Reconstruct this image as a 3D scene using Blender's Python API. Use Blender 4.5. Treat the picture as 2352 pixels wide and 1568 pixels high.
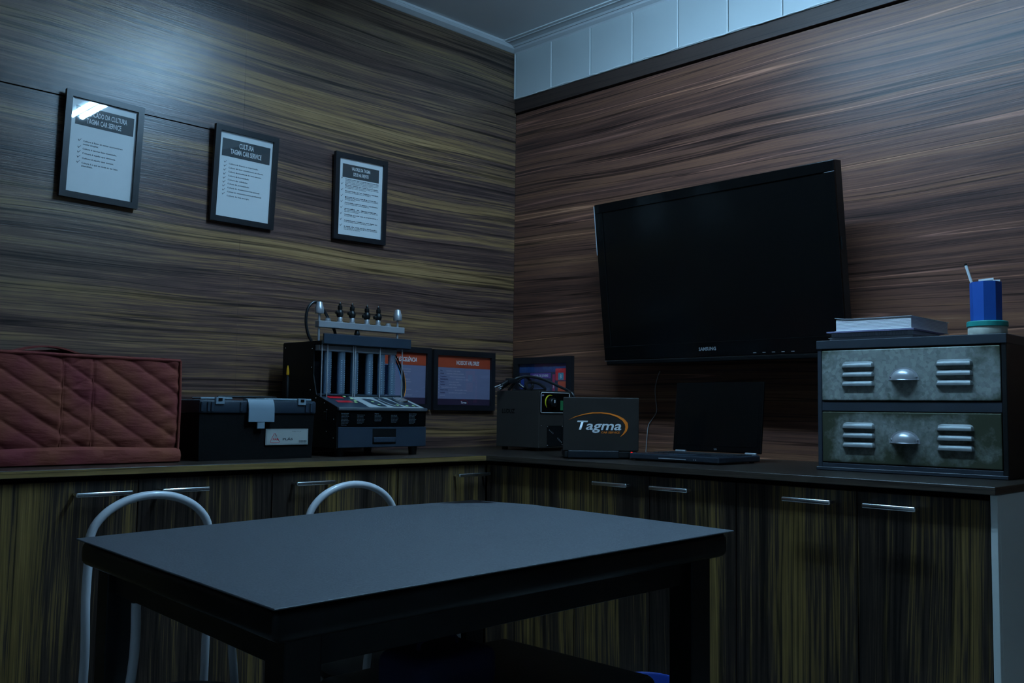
import bpy, bmesh, math, random
from mathutils import Vector, Matrix
random.seed(7)
for o in list(bpy.data.objects): bpy.data.objects.remove(o)
S = bpy.context.scene
COL = S.collection
PI = math.pi

# ------------------------------------------------------------------ camera
cam_d = bpy.data.cameras.new('camera')
cam_d.sensor_width = 36.0
cam_d.sensor_fit = 'HORIZONTAL'
cam_d.lens = 2214.72 / 2352 * 36.0
cam_d.clip_start = 0.05
cam = bpy.data.objects.new('camera', cam_d)
COL.objects.link(cam)
yaw, pitch, roll = 0.7915, 0.0703, 0.0129
fw = Vector((math.cos(yaw)*math.cos(pitch), math.sin(yaw)*math.cos(pitch), math.sin(pitch)))
r0 = Vector((math.sin(yaw), -math.cos(yaw), 0))
u0 = r0.cross(fw)
rv = r0*math.cos(roll) + u0*math.sin(roll)
uv = -r0*math.sin(roll) + u0*math.cos(roll)
M = Matrix((rv, uv, -fw)).transposed().to_4x4()
M.translation = Vector((-2.9717, -3.0012, 1.019))
cam.matrix_world = M
S.camera = cam

# ------------------------------------------------------------------ colour management, world
S.view_settings.view_transform = 'Standard'
S.view_settings.look = 'None'
S.view_settings.gamma = 1.0
S.view_settings.use_curve_mapping = False
S.view_settings.exposure = 0.0
W = bpy.data.worlds.new('room_air')
S.world = W
W.use_nodes = True
W.node_tree.nodes['Background'].inputs[0].default_value = (0.35, 0.6, 1.0, 1)
W.node_tree.nodes['Background'].inputs[1].default_value = 0.02
LAMP = (0.345, 0.66, 1.0)
TUBE_POWER = 132.0
CZ = 2.633            # ceiling height
WT = 0.86             # worktop height

# ------------------------------------------------------------------ materials
def new_mat(name):
    m = bpy.data.materials.new(name); m.use_nodes = True
    nt = m.node_tree
    return m, nt, nt.nodes['Principled BSDF']

def plain(name, col, rough=0.5, metal=0.0, spec=0.5, bump=0.0, bscale=200.0, coat=0.0, var=0.0, vscale=20.0):
    m, nt, b = new_mat(name)
    b.inputs['Base Color'].default_value = (*col, 1)
    b.inputs['Roughness'].default_value = rough
    b.inputs['Metallic'].default_value = metal
    b.inputs['Specular IOR Level'].default_value = spec
    b.inputs['Coat Weight'].default_value = coat
    tc = nt.nodes.new('ShaderNodeTexCoord')
    if var > 0:
        n = nt.nodes.new('ShaderNodeTexNoise'); n.inputs['Scale'].default_value = vscale; n.inputs['Detail'].default_value = 4
        nt.links.new(tc.outputs['Object'], n.inputs['Vector'])
        r = nt.nodes.new('ShaderNodeValToRGB')
        r.color_ramp.elements[0].position = 0.3; r.color_ramp.elements[1].position = 0.7
        r.color_ramp.elements[0].color = (*[c*(1-var) for c in col], 1)
        r.color_ramp.elements[1].color = (*[min(1, c*(1+var)) for c in col], 1)
        nt.links.new(n.outputs['Fac'], r.inputs[0]); nt.links.new(r.outputs[0], b.inputs['Base Color'])
    if bump > 0:
        n = nt.nodes.new('ShaderNodeTexNoise'); n.inputs['Scale'].default_value = bscale; n.inputs['Detail'].default_value = 3
        nt.links.new(tc.outputs['Object'], n.inputs['Vector'])
        bp = nt.nodes.new('ShaderNodeBump'); bp.inputs['Strength'].default_value = bump; bp.inputs['Distance'].default_value = 0.002
        nt.links.new(n.outputs['Fac'], bp.inputs['Height']); nt.links.new(bp.outputs[0], b.inputs['Normal'])
    return m

def wood(name, grain, stops, rough=0.36, spec=0.5, seed=0.0, bands=10.0, streak=60.0, contrast=1.0, light=1.3, stops2=None):
    """laminate with long parallel figure; grain is the axis it runs along"""
    m, nt, b = new_mat(name)
    N, L = nt.nodes, nt.links
    tc = N.new('ShaderNodeTexCoord')
    sep = N.new('ShaderNodeSeparateXYZ'); L.new(tc.outputs['Object'], sep.inputs[0])
    if grain == 'Z':
        ad = N.new('ShaderNodeMath'); ad.operation = 'SUBTRACT'
        L.new(sep.outputs['X'], ad.inputs[0]); L.new(sep.outputs['Y'], ad.inputs[1])
        along, across = sep.outputs['Z'], ad.outputs[0]
    elif grain == 'X': along, across = sep.outputs['X'], sep.outputs['Z']
    elif grain == 'Y': along, across = sep.outputs['Y'], sep.outputs['Z']
    elif grain == 'XT': along, across = sep.outputs['X'], sep.outputs['Y']
    else: along, across = sep.outputs['Y'], sep.outputs['X']
    def math_(op, a, b_=None, c=None):
        n = N.new('ShaderNodeMath'); n.operation = op
        for i, v in enumerate((a, b_, c)):
            if v is None: continue
            if isinstance(v, (int, float)): n.inputs[i].default_value = v
            else: L.new(v, n.inputs[i])
        return n.outputs[0]
    def vec(fa, fc, off):
        c = N.new('ShaderNodeCombineXYZ')
        L.new(math_('MULTIPLY', al, fa), c.inputs[0]); L.new(math_('MULTIPLY', ac, fc), c.inputs[1])
        c.inputs[2].default_value = off + seed
        return c.outputs[0]
    al, ac = along, across
    def noise(v, detail, rough_=0.5, dist=0.0):
        n = N.new('ShaderNodeTexNoise'); n.inputs['Scale'].default_value = 1.0
        n.inputs['Detail'].default_value = detail; n.inputs['Roughness'].default_value = rough_; n.inputs['Distortion'].default_value = dist
        L.new(v, n.inputs['Vector']); return n.outputs['Fac']
    w = noise(vec(.55, 1.6, 3.1), 2)
    ac = math_('ADD', across, math_('MULTIPLY', math_('SUBTRACT', w, 0.5), 0.10))
    n1 = noise(vec(0.32, bands, 0.0), 6, 0.62)
    n2 = noise(vec(0.6, streak, 7.0), 4, 0.65)
    n3 = noise(vec(5.0, 260.0, 11.0), 2, 0.6)
    v = math_('ADD', math_('MULTIPLY', n1, 0.72), math_('ADD', math_('MULTIPLY', n2, 0.42), math_('MULTIPLY', n3, 0.34)))
    v = math_('ADD', math_('MULTIPLY', math_('SUBTRACT', v, 0.74), 2.5*contrast), 0.5)
    ramp = N.new('ShaderNodeValToRGB'); cr = ramp.color_ramp
    while len(cr.elements) < len(stops): cr.elements.new(0.5)
    for e, (p, c) in zip(cr.elements, stops): e.position = p; e.color = (*c, 1)
    L.new(v, ramp.inputs[0])
    figure = ramp.outputs[0]
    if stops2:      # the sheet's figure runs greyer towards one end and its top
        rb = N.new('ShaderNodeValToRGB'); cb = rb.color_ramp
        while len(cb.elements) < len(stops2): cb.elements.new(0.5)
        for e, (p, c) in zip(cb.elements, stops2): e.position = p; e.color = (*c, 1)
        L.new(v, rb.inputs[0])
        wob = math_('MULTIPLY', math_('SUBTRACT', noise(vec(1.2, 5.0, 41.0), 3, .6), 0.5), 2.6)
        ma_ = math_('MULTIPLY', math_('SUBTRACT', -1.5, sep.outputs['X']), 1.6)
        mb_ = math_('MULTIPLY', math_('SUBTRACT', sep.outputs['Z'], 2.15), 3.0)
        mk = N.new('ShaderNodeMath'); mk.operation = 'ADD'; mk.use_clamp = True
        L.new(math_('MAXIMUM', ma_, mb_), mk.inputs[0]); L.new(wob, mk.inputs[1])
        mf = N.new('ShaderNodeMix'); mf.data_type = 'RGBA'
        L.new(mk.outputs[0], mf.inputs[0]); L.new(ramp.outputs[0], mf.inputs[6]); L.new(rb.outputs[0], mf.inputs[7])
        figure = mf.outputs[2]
    # thin dark and light pores that follow the grain
    n4 = noise(vec(0.30, 30.0, 17.0), 2)
    line = math_('ABSOLUTE', math_('SUBTRACT', n4, 0.5))
    r2 = N.new('ShaderNodeValToRGB'); r2.color_ramp.elements[0].position = 0.0; r2.color_ramp.elements[0].color = (0.22, 0.22, 0.22, 1)
    r2.color_ramp.elements[1].position = 0.024; r2.color_ramp.elements[1].color = (1, 1, 1, 1)
    L.new(line, r2.inputs[0])
    n5 = noise(vec(0.22, 16.0, 29.0), 1)
    r3 = N.new('ShaderNodeValToRGB'); r3.color_ramp.elements[0].position = 0.0; r3.color_ramp.elements[0].color = (light, light, light, 1)
    r3.color_ramp.elements[1].position = 0.010; r3.color_ramp.elements[1].color = (1, 1, 1, 1)
    L.new(math_('ABSOLUTE', math_('SUBTRACT', n5, 0.52)), r3.inputs[0])
    mx = N.new('ShaderNodeMix'); mx.data_type = 'RGBA'; mx.blend_type = 'MULTIPLY'; mx.inputs[0].default_value = 1.0
    L.new(figure, mx.inputs[6]); L.new(r2.outputs[0], mx.inputs[7])
    my = N.new('ShaderNodeMix'); my.data_type = 'RGBA'; my.blend_type = 'MULTIPLY'; my.inputs[0].default_value = 1.0; my.clamp_result = False
    L.new(mx.outputs[2], my.inputs[6]); L.new(r3.outputs[0], my.inputs[7])
    L.new(my.outputs[2], b.inputs['Base Color'])
    b.inputs['Roughness'].default_value = rough; b.inputs['Specular IOR Level'].default_value = spec
    bp = N.new('ShaderNodeBump'); bp.inputs['Strength'].default_value = 0.25; bp.inputs['Distance'].default_value = 0.0015
    L.new(n3, bp.inputs['Height']); L.new(bp.outputs[0], b.inputs['Normal'])
    return m

OLIVE = [(0.0, (0.0357, 0.0180, 0.0156)), (0.25, (0.0714, 0.0372, 0.0312)), (0.46, (0.1250, 0.0654, 0.0511)), (0.56, (0.1905, 0.1038, 0.0540)), (0.76, (0.2797, 0.1556, 0.0625)), (1.0, (0.3809, 0.2199, 0.0994))]
RED = [(0.0, (0.0325, 0.0148, 0.0118)), (0.28, (0.0704, 0.0308, 0.0225)), (0.50, (0.1245, 0.0523, 0.0344)), (0.70, (0.1624, 0.0683, 0.0379)), (0.88, (0.2002, 0.0910, 0.0498)), (1.0, (0.2598, 0.1479, 0.0890))]
DOOR = [(0.0, (0.0144, 0.0090, 0.0066)), (0.34, (0.0306, 0.0189, 0.0133)), (0.54, (0.0558, 0.0342, 0.0218)), (0.60, (0.1125, 0.0693, 0.0247)), (0.85, (0.1800, 0.1098, 0.0323)), (1.0, (0.2250, 0.1395, 0.0475))]
EDGE = [(0.0, (.12, .07, .03)), (0.5, (.22, .135, .045)), (1.0, (.32, .20, .06))]
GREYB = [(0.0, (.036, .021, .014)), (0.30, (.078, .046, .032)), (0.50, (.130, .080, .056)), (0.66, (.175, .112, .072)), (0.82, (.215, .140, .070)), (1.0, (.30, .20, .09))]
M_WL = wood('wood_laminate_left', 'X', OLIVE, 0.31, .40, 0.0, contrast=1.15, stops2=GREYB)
M_WR = wood('wood_laminate_right', 'Y', RED, 0.36, .20, 5.3, bands=12.0, streak=75.0, light=2.6, contrast=.9)
M_WS = wood('wood_laminate_strip', 'Y', [(0.0, (.03, .018, .014)), (1.0, (.06, .035, .028))], 0.5, .3, 2.0)
M_WD = wood('wood_laminate_door', 'Z', DOOR, 0.45, .35, 9.1, bands=7.0, streak=50.0, contrast=1.35)
M_TOPL = wood('worktop_laminate_left', 'XT', [(0.0, (.02, .014, .011)), (1.0, (.06, .038, .026))], 0.34, .5, 1.0)
M_TOPR = wood('worktop_laminate_right', 'YT', [(0.0, (.012, .009, .007)), (1.0, (.032, .022, .016))], 0.34, .3, 4.0)
M_EDGL = wood('worktop_edge_left', 'X', EDGE, 0.35, .4, 3.0, bands=3.0)
M_EDGR = wood('worktop_edge_right', 'Y', [(0.0, (.035, .025, .02)), (1.0, (.09, .065, .045))], 0.35, .4, 3.0, bands=3.0)
M_SIDE = plain('white_melamine', (.86, .88, .82), 0.5)
M_WHITE = plain('white_pvc', (.52, .54, .53), 0.38, var=0.03, vscale=3)
M_RIB = plain('white_pvc_rib', (.74, .74, .73), 0.3)
M_TRIM = plain('white_trim', (.66, .66, .66), 0.45)
M_CEIL = plain('ceiling_paint', (.85, .85, .85), 0.8, bump=0.1, bscale=120)
M_WALLP = plain('painted_wall', (.75, .75, .75), 0.8)
M_FLOOR = plain('floor_tile', (.30, .29, .27), 0.45)
M_BLACK = plain('black_gap', (.004, .004, .004), 0.8, spec=.1)
M_BPL = plain('black_plastic', (.007, .007, .007), 0.42, spec=.3)
M_BPLr = plain('black_plastic_rough', (.0045, .0045, .0045), 0.7, spec=.08, bump=0.3, bscale=500)
M_FRAME = plain('black_frame_lacquer', (.012, .012, .014), 0.33, spec=.4)
M_GLOSS = plain('black_gloss', (.003, .003, .003), 0.10, spec=0.22)
M_TVSC = plain('tv_screen', (.003, .003, .003), 0.16, spec=0.28)
M_PAPER = plain('white_paper', (.86, .86, .84), 0.65)
M_CHROME = plain('chrome', (.9, .9, .91), 0.24, metal=1.0)
M_ALU = plain('brushed_aluminium', (.42, .43, .45), 0.42, metal=0.5)
M_ALUD = plain('brushed_aluminium_dull', (.50, .50, .52), 0.36, metal=0.6)
M_WCH = plain('white_chair_enamel', (.66, .66, .68), 0.32, coat=0.3)
M_NAVY = plain('dark_blue_enamel', (.022, .032, .045), 0.42, spec=.35)
M_MBLK = plain('machine_black_steel', (.008, .008, .008), 0.55, spec=.25)
M_INK = plain('printed_ink', (.035, .04, .045), 0.6)
M_INKB = plain('printed_banner', (.045, .055, .060), 0.6)
M_ORANGE = plain('printed_orange', (.50, .060, .018), 0.6)
M_LILAC = plain('printed_lilac', (.24, .23, .34), 0.6)
M_DPUR = plain('printed_dark_purple', (.045, .022, .05), 0.6)
M_LTXT = plain('printed_pale', (.85, .80, .80), 0.6)
M_LTX2 = plain('printed_pale_dim', (.62, .50, .60), 0.6)
M_DTXT = plain('printed_navy', (.07, .05, .12), 0.6)
M_RED = plain('red_print', (.60, .03, .04), 0.5)
M_REDL = plain('red_display', (.55, .012, .02), 0.3)
M_GRBOX = plain('grey_powder_coat', (.032, .026, .022), 0.55, spec=.25, bump=0.1, bscale=400)
M_YELLOW = plain('yellow_print', (.65, .55, .02), 0.5)
M_GREEN = plain('pale_green_button', (.55, .75, .30), 0.5)
M_CONS = plain('console_pale_grey', (.42, .44, .43), 0.45)
M_LOGO = plain('logo_orange', (.90, .20, .01), 0.5)
M_LOGOW = plain('logo_white', (.85, .85, .84), 0.5)
M_BLUE = plain('blue_plastic', (.006, .03, .20), 0.45)
M_BLUEC = plain('blue_cup_card', (.010, .080, .36), 0.5)
M_TEAL = plain('teal_lid', (.02, .28, .24), 0.4)
M_DBLUE = plain('dark_blue_fabric', (.012, .014, .06), 0.8)
M_VINYL = plain('black_vinyl', (.004, .004, .004), 0.5, spec=.2, bump=0.3, bscale=300)
M_STEELB = plain('blue_black_steel', (.030, .036, .045), 0.42, metal=0.2)
M_SLEEVE = plain('grey_clear_plastic', (.20, .26, .30), 0.35)

def quilt_mat():
    m, nt, b = new_mat('maroon_quilted_cloth')
    N, L = nt.nodes, nt.links
    tc = N.new('ShaderNodeTexCoord')
    n = N.new('ShaderNodeTexNoise'); n.inputs['Scale'].default_value = 9; n.inputs['Detail'].default_value = 5
    L.new(tc.outputs['Object'], n.inputs['Vector'])
    r = N.new('ShaderNodeValToRGB')
    r.color_ramp.elements[0].position = .35; r.color_ramp.elements[0].color = (.165, .029, .031, 1)
    r.color_ramp.elements[1].position = .68; r.color_ramp.elements[1].color = (.210, .056, .029, 1)
    L.new(n.outputs['Fac'], r.inputs[0]); L.new(r.outputs[0], b.inputs['Base Color'])
    b.inputs['Roughness'].default_value = .8
    b.inputs['Specular IOR Level'].default_value = .15
    mp = N.new('ShaderNodeMapping'); mp.inputs['Scale'].default_value = (25, 25, 90)
    L.new(tc.outputs['Object'], mp.inputs[0])
    n2 = N.new('ShaderNodeTexNoise'); n2.inputs['Scale'].default_value = 1; n2.inputs['Detail'].default_value = 3
    L.new(mp.outputs[0], n2.inputs['Vector'])
    bp = N.new('ShaderNodeBump'); bp.inputs['Strength'].default_value = .6; bp.inputs['Distance'].default_value = .004
    L.new(n2.outputs['Fac'], bp.inputs['Height']); L.new(bp.outputs[0], b.inputs['Normal'])
    return m
M_QUILT = quilt_mat()

def tabletop_mat():
    m, nt, b = new_mat('charcoal_leatherette')
    N, L = nt.nodes, nt.links
    tc = N.new('ShaderNodeTexCoord')
    n = N.new('ShaderNodeTexNoise'); n.inputs['Scale'].default_value = 260; n.inputs['Detail'].default_value = 2
    L.new(tc.outputs['Object'], n.inputs['Vector'])
    r = N.new('ShaderNodeValToRGB')
    r.color_ramp.elements[0].position = .3; r.color_ramp.elements[0].color = (.040, .044, .050, 1)
    r.color_ramp.elements[1].position = .7; r.color_ramp.elements[1].color = (.070, .076, .084, 1)
    L.new(n.outputs['Fac'], r.inputs[0])
    # lint specks
    v = N.new('ShaderNodeTexVoronoi'); v.inputs['Scale'].default_value = 24
    L.new(tc.outputs['Object'], v.inputs['Vector'])
    r2 = N.new('ShaderNodeValToRGB'); r2.color_ramp.elements[0].position = .0; r2.color_ramp.elements[0].color = (1, 1, 1, 1)
    r2.color_ramp.elements[1].position = .035; r2.color_ramp.elements[1].color = (0, 0, 0, 1)
    L.new(v.outputs['Distance'], r2.inputs[0])
    n3 = N.new('ShaderNodeTexNoise'); n3.inputs['Scale'].default_value = 7
    L.new(tc.outputs['Object'], n3.inputs['Vector'])
    r3 = N.new('ShaderNodeValToRGB'); r3.color_ramp.elements[0].position = .52; r3.color_ramp.elements[1].position = .6
    L.new(n3.outputs['Fac'], r3.inputs[0])
    ml = N.new('ShaderNodeMath'); ml.operation = 'MULTIPLY'; L.new(r2.outputs[0], ml.inputs[0]); L.new(r3.outputs[0], ml.inputs[1])
    mx = N.new('ShaderNodeMix'); mx.data_type = 'RGBA'; L.new(ml.outputs[0], mx.inputs[0])
    L.new(r.outputs[0], mx.inputs[6]); mx.inputs[7].default_value = (.5, .5, .5, 1)
    L.new(mx.outputs[2], b.inputs['Base Color'])
    b.inputs['Roughness'].default_value = .55
    bp = N.new('ShaderNodeBump'); bp.inputs['Strength'].default_value = .5; bp.inputs['Distance'].default_value = .0008
    L.new(n.outputs['Fac'], bp.inputs['Height']); L.new(bp.outputs[0], b.inputs['Normal'])
    return m
M_TABLE = tabletop_mat()

def galv_mat(name, dirt):
    """galvanised drawer front; rust-green dirt near the edges and in patches"""
    m, nt, b = new_mat(name)
    N, L = nt.nodes, nt.links
    tc = N.new('ShaderNodeTexCoord')
    v = N.new('ShaderNodeTexVoronoi'); v.inputs['Scale'].default_value = 110
    L.new(tc.outputs['Object'], v.inputs['Vector'])
    n = N.new('ShaderNodeTexNoise'); n.inputs['Scale'].default_value = 9; n.inputs['Detail'].default_value = 7; n.inputs['Roughness'].default_value = .68
    L.new(tc.outputs['Object'], n.inputs['Vector'])
    r = N.new('ShaderNodeValToRGB'); r.color_ramp.elements[0].color = (.20, .22, .20, 1); r.color_ramp.elements[1].color = (.40, .42, .38, 1)
    L.new(v.outputs['Color'], r.inputs[0])
    sp = N.new('ShaderNodeSeparateXYZ'); L.new(tc.outputs['Object'], sp.inputs[0])
    def ma(op, a, b_):
        q = N.new('ShaderNodeMath'); q.operation = op
        for i, s in enumerate((a, b_)):
            if isinstance(s, (int, float)): q.inputs[i].default_value = s
            else: L.new(s, q.inputs[i])
        return q.outputs[0]
    ex = ma('POWER', ma('ABSOLUTE', ma('DIVIDE', sp.outputs['X'], .238), 0), 6.0)
    ez = ma('POWER', ma('ABSOLUTE', ma('DIVIDE', sp.outputs['Z'], .071), 0), 5.0)
    e = ma('MULTIPLY', ma('ADD', ex, ez), .20)
    f = ma('ADD', ma('ADD', n.outputs['Fac'], e), dirt)
    r2 = N.new('ShaderNodeValToRGB'); r2.color_ramp.elements[0].position = .52; r2.color_ramp.elements[1].position = .80
    L.new(f, r2.inputs[0])
    mx = N.new('ShaderNodeMix'); mx.data_type = 'RGBA'; L.new(r2.outputs[0], mx.inputs[0])
    L.new(r.outputs[0], mx.inputs[6]); mx.inputs[7].default_value = (.050, .055, .030, 1)
    L.new(mx.outputs[2], b.inputs['Base Color'])
    b.inputs['Metallic'].default_value = .35; b.inputs['Roughness'].default_value = .48
    return m
M_GALV1 = galv_mat('galvanised_steel_worn', -.06)
M_GALV2 = galv_mat('galvanised_steel_dirty', .16)
M_LOUV = plain('galvanised_louvre', (.17, .18, .175), .45, metal=.3)

def glass_mat(name, tint=(1, 1, 1), refl=1.0, rough=0.02, haze=None):
    m = bpy.data.materials.new(name); m.use_nodes = True
    nt = m.node_tree; N, L = nt.nodes, nt.links
    N.remove(N['Principled BSDF'])
    out = N['Material Output']
    t = N.new('ShaderNodeBsdfTransparent'); t.inputs[0].default_value = (*tint, 1)
    g = N.new('ShaderNodeBsdfGlossy'); g.inputs['Roughness'].default_value = rough
    g.inputs[0].default_value = (refl, refl, refl, 1)
    lw = N.new('ShaderNodeLayerWeight'); lw.inputs[0].default_value = 0.5
    pw = N.new('ShaderNodeMath'); pw.operation = 'POWER'; L.new(lw.outputs['Facing'], pw.inputs[0]); pw.inputs[1].default_value = 4.5
    f = N.new('ShaderNodeMath'); f.operation = 'MULTIPLY_ADD'; L.new(pw.outputs[0], f.inputs[0]); f.inputs[1].default_value = 0.9; f.inputs[2].default_value = 0.04
    mx = N.new('ShaderNodeMixShader')
    L.new(f.outputs[0], mx.inputs[0]); L.new(t.outputs[0], mx.inputs[1]); L.new(g.outputs[0], mx.inputs[2])
    if haze:
        d = N.new('ShaderNodeBsdfDiffuse'); d.inputs[0].default_value = (*haze[:3], 1)
        m2 = N.new('ShaderNodeMixShader'); m2.inputs[0].default_value = haze[3]
        L.new(t.outputs[0], m2.inputs[1]); L.new(d.outputs[0], m2.inputs[2]); L.new(m2.outputs[0], mx.inputs[1])
    L.new(mx.outputs[0], out.inputs[0])
    return m
M_GLASS = glass_mat('picture_glass')
M_TUBEG = glass_mat('acrylic_tube', (.80, .88, .93), 1.0, .15, haze=(.30, .40, .50, .28))
M_TUBEB = glass_mat('blue_acrylic_board', (.20, .28, .36), .8, .2)

def emit_mat(name, col, s):
    m = bpy.data.materials.new(name); m.use_nodes = True
    nt = m.node_tree; N, L = nt.nodes, nt.links
    N.remove(N['Principled BSDF'])
    e = N.new('ShaderNodeEmission'); e.inputs[0].default_value = (*col, 1); e.inputs[1].default_value = s
    L.new(e.outputs[0], N['Material Output'].inputs[0])
    return m
M_TUBE = emit_mat('fluorescent_tube_glow', LAMP, TUBE_POWER)
M_LED = emit_mat('red_led_glow', (1, .01, .01), 1.2)

# ------------------------------------------------------------------ geometry helpers
class MB:
    def __init__(s): s.bm = bmesh.new()
    def box(s, x0, x1, y0, y1, z0, z1, bev=0.0, seg=1, M=None):
        r = bmesh.ops.create_cube(s.bm, size=1.0)
        vs = r['verts']
        for v in vs:
            v.co = Vector(((x0+x1)/2 + v.co.x*(x1-x0), (y0+y1)/2 + v.co.y*(y1-y0), (z0+z1)/2 + v.co.z*(z1-z0)))
        if bev > 0:
            es = list({e for v in vs for e in v.link_edges})
            rr = bmesh.ops.bevel(s.bm, geom=es, offset=bev, segments=seg, affect='EDGES', profile=0.5)
            vs = list({v for f in rr['faces'] for v in f.verts} | {v for v in vs if v.is_valid})
        if M is not None:
            vs = [v for v in vs if v.is_valid]
            bmesh.ops.transform(s.bm, matrix=M, verts=vs)
        return s
    def quad(s, pts):
        s.bm.faces.new([s.bm.verts.new(Vector(p)) for p in pts]); return s
    def prism(s, pts, axis, a0, a1):
        """polygon pts (2D) extruded along axis"""
        def P(p, a):
            if axis == 'X': return Vector((a, p[0], p[1]))
            if axis == 'Y': return Vector((p[0], a, p[1]))
            return Vector((p[0], p[1], a))
        A = [s.bm.verts.new(P(p, a0)) for p in pts]; B = [s.bm.verts.new(P(p, a1)) for p in pts]
        n = len(pts)
        s.bm.faces.new(A); s.bm.faces.new(B[::-1])
        for i in range(n): s.bm.faces.new([A[i], B[i], B[(i+1) % n], A[(i+1) % n]])
        return s
    def lathe(s, prof, c=(0, 0, 0), n=24, M=None, cap=True):
        rings = []
        for r, z in prof:
            ring = []
            for k in range(n):
                a = 2*PI*k/n
                p = Vector((c[0]+r*math.cos(a), c[1]+r*math.sin(a), c[2]+z))
                if M is not None: p = M @ p
                ring.append(s.bm.verts.new(p))
            rings.append(ring)
        for i in range(len(rings)-1):
            for k in range(n):
                s.bm.faces.new([rings[i][k], rings[i][(k+1) % n], rings[i+1][(k+1) % n], rings[i+1][k]])
        if cap:
            if prof[0][0] > 1e-6: s.bm.faces.new(rings[0][::-1])
            if prof[-1][0] > 1e-6: s.bm.faces.new(rings[-1])
        return s
    def tube(s, pts, r, n=10, closed=False, smooth_pts=0, cap=True):
        P = [Vector(p) for p in pts]
        if smooth_pts:
            Q = []
            m = len(P)
            rng = m if closed else m-1
            for i in range(rng):
                a, b, c, d = P[(i-1) % m] if (closed or i > 0) else P[0], P[i], P[(i+1) % m], P[(i+2) % m] if (closed or i < m-2) else P[-1]
                for k in range(smooth_pts):
                    t = k/smooth_pts
                    Q.append(0.5*((2*b) + (c-a)*t + (2*a-5*b+4*c-d)*t*t + (3*b-a-3*c+d)*t**3))
            if not closed: Q.append(P[-1])
            P = Q
        m = len(P); rings = []
        up = Vector((0, 0, 1)); prev = None
        for i in range(m):
            if closed: d = (P[(i+1) % m]-P[i-1]).normalized()
            else: d = (P[min(i+1, m-1)]-P[max(i-1, 0)]).normalized()
            if prev is None:
                a = d.cross(up)
                if a.length < 1e-3: a = d.cross(Vector((1, 0, 0)))
                a.normalize()
            else:
                a = (prev - d*prev.dot(d)).normalized()
            prev = a; b = d.cross(a)
            rr = r[i] if isinstance(r, (list, tuple)) else r
            rings.append([s.bm.verts.new(P[i]+a*rr*math.cos(2*PI*k/n)+b*rr*math.sin(2*PI*k/n)) for k in range(n)])
        for i in range(m if closed else m-1):
            A, B = rings[i], rings[(i+1) % m]
            for k in range(n): s.bm.faces.new([A[k], A[(k+1) % n], B[(k+1) % n], B[k]])
        if not closed and cap:
            s.bm.faces.new(rings[0][::-1]); s.bm.faces.new(rings[-1])
        return s
    def build(s, name, mat, parent=None, smooth=False, loc=None, M=None, kind=None, label=None):
        bmesh.ops.recalc_face_normals(s.bm, faces=s.bm.faces)
        me = bpy.data.meshes.new(name)
        s.bm.to_mesh(me); s.bm.free()
        return link(name, me, mat, parent, smooth, loc, M, kind, label)

def link(name, me, mat, parent=None, smooth=False, loc=None, M=None, kind=None, label=None):
    if isinstance(mat, (list, tuple)):
        for q in mat: me.materials.append(q)
    elif mat: me.materials.append(mat)
    if smooth:
        for p in me.polygons: p.use_smooth = True
        try: me.set_sharp_from_angle(angle=math.radians(40))
        except Exception: pass
    o = bpy.data.objects.new(name, me); COL.objects.link(o)
    if parent: o.parent = parent
    if M is not None: o.matrix_local = M
    if loc is not None: o.location = loc
    if kind: o['kind'] = kind
    if label: o['label'] = label
    return o

def thing(name, label, cat, loc=(0, 0, 0), rz=0.0, group=None, M=None):
    o = bpy.data.objects.new(name, None); COL.objects.link(o)
    o.empty_display_size = 0.05
    if M is not None: o.matrix_world = M
    else: o.location = loc; o.rotation_euler = (0, 0, rz)
    return tag(o, label, cat, group)

def tag(o, label, cat, group=None):
    o['label'] = label; o['category'] = cat
    if group: o['group'] = group
    return o

def struct(o): o['kind'] = 'structure'; return o

def text_bm(lines, y=0.0):
    """lines: (string, x, z, cap height, x-scale, align, bold, slant); flat lettering standing in the XZ plane, facing -Y"""
    bm = bmesh.new()
    dg = None
    for (st, x, z, h, xs, al, bold, slant) in lines:
        c = bpy.data.curves.new('t', 'FONT')
        c.body = st; c.size = h/0.70; c.align_x = al; c.offset = bold*h; c.shear = slant; c.resolution_u = 2
        c.fill_mode = 'FRONT'
        o = bpy.data.objects.new('t', c); COL.objects.link(o)
        dg = bpy.context.evaluated_depsgraph_get()
        me = bpy.data.meshes.new_from_object(o.evaluated_get(dg))
        b2 = bmesh.new(); b2.from_mesh(me)
        if xs < 0: xs = -xs/max(1e-4, max(v.co.x for v in b2.verts) - min(v.co.x for v in b2.verts))
        for v in b2.verts: v.co = Vector((x + v.co.x*xs, y, z + v.co.y))
        me2 = bpy.data.meshes.new('t2'); b2.to_mesh(me2); b2.free()
        bm.from_mesh(me2)
        bpy.data.meshes.remove(me); bpy.data.meshes.remove(me2)
        bpy.data.objects.remove(o); bpy.data.curves.remove(c)
    return bm

def text_part(name, lines, mat, parent, y=0.0, M=None, loc=None):
    bm = text_bm(lines, y)
    for f in bm.faces:
        if f.normal.y > 0: f.normal_flip()
    me = bpy.data.meshes.new(name); bm.to_mesh(me); bm.free()
    return link(name, me, mat, parent, M=M, loc=loc)

RZR = -PI/2       # objects that face -X (right wall): local x runs along -Y, local y away from the room

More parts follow.
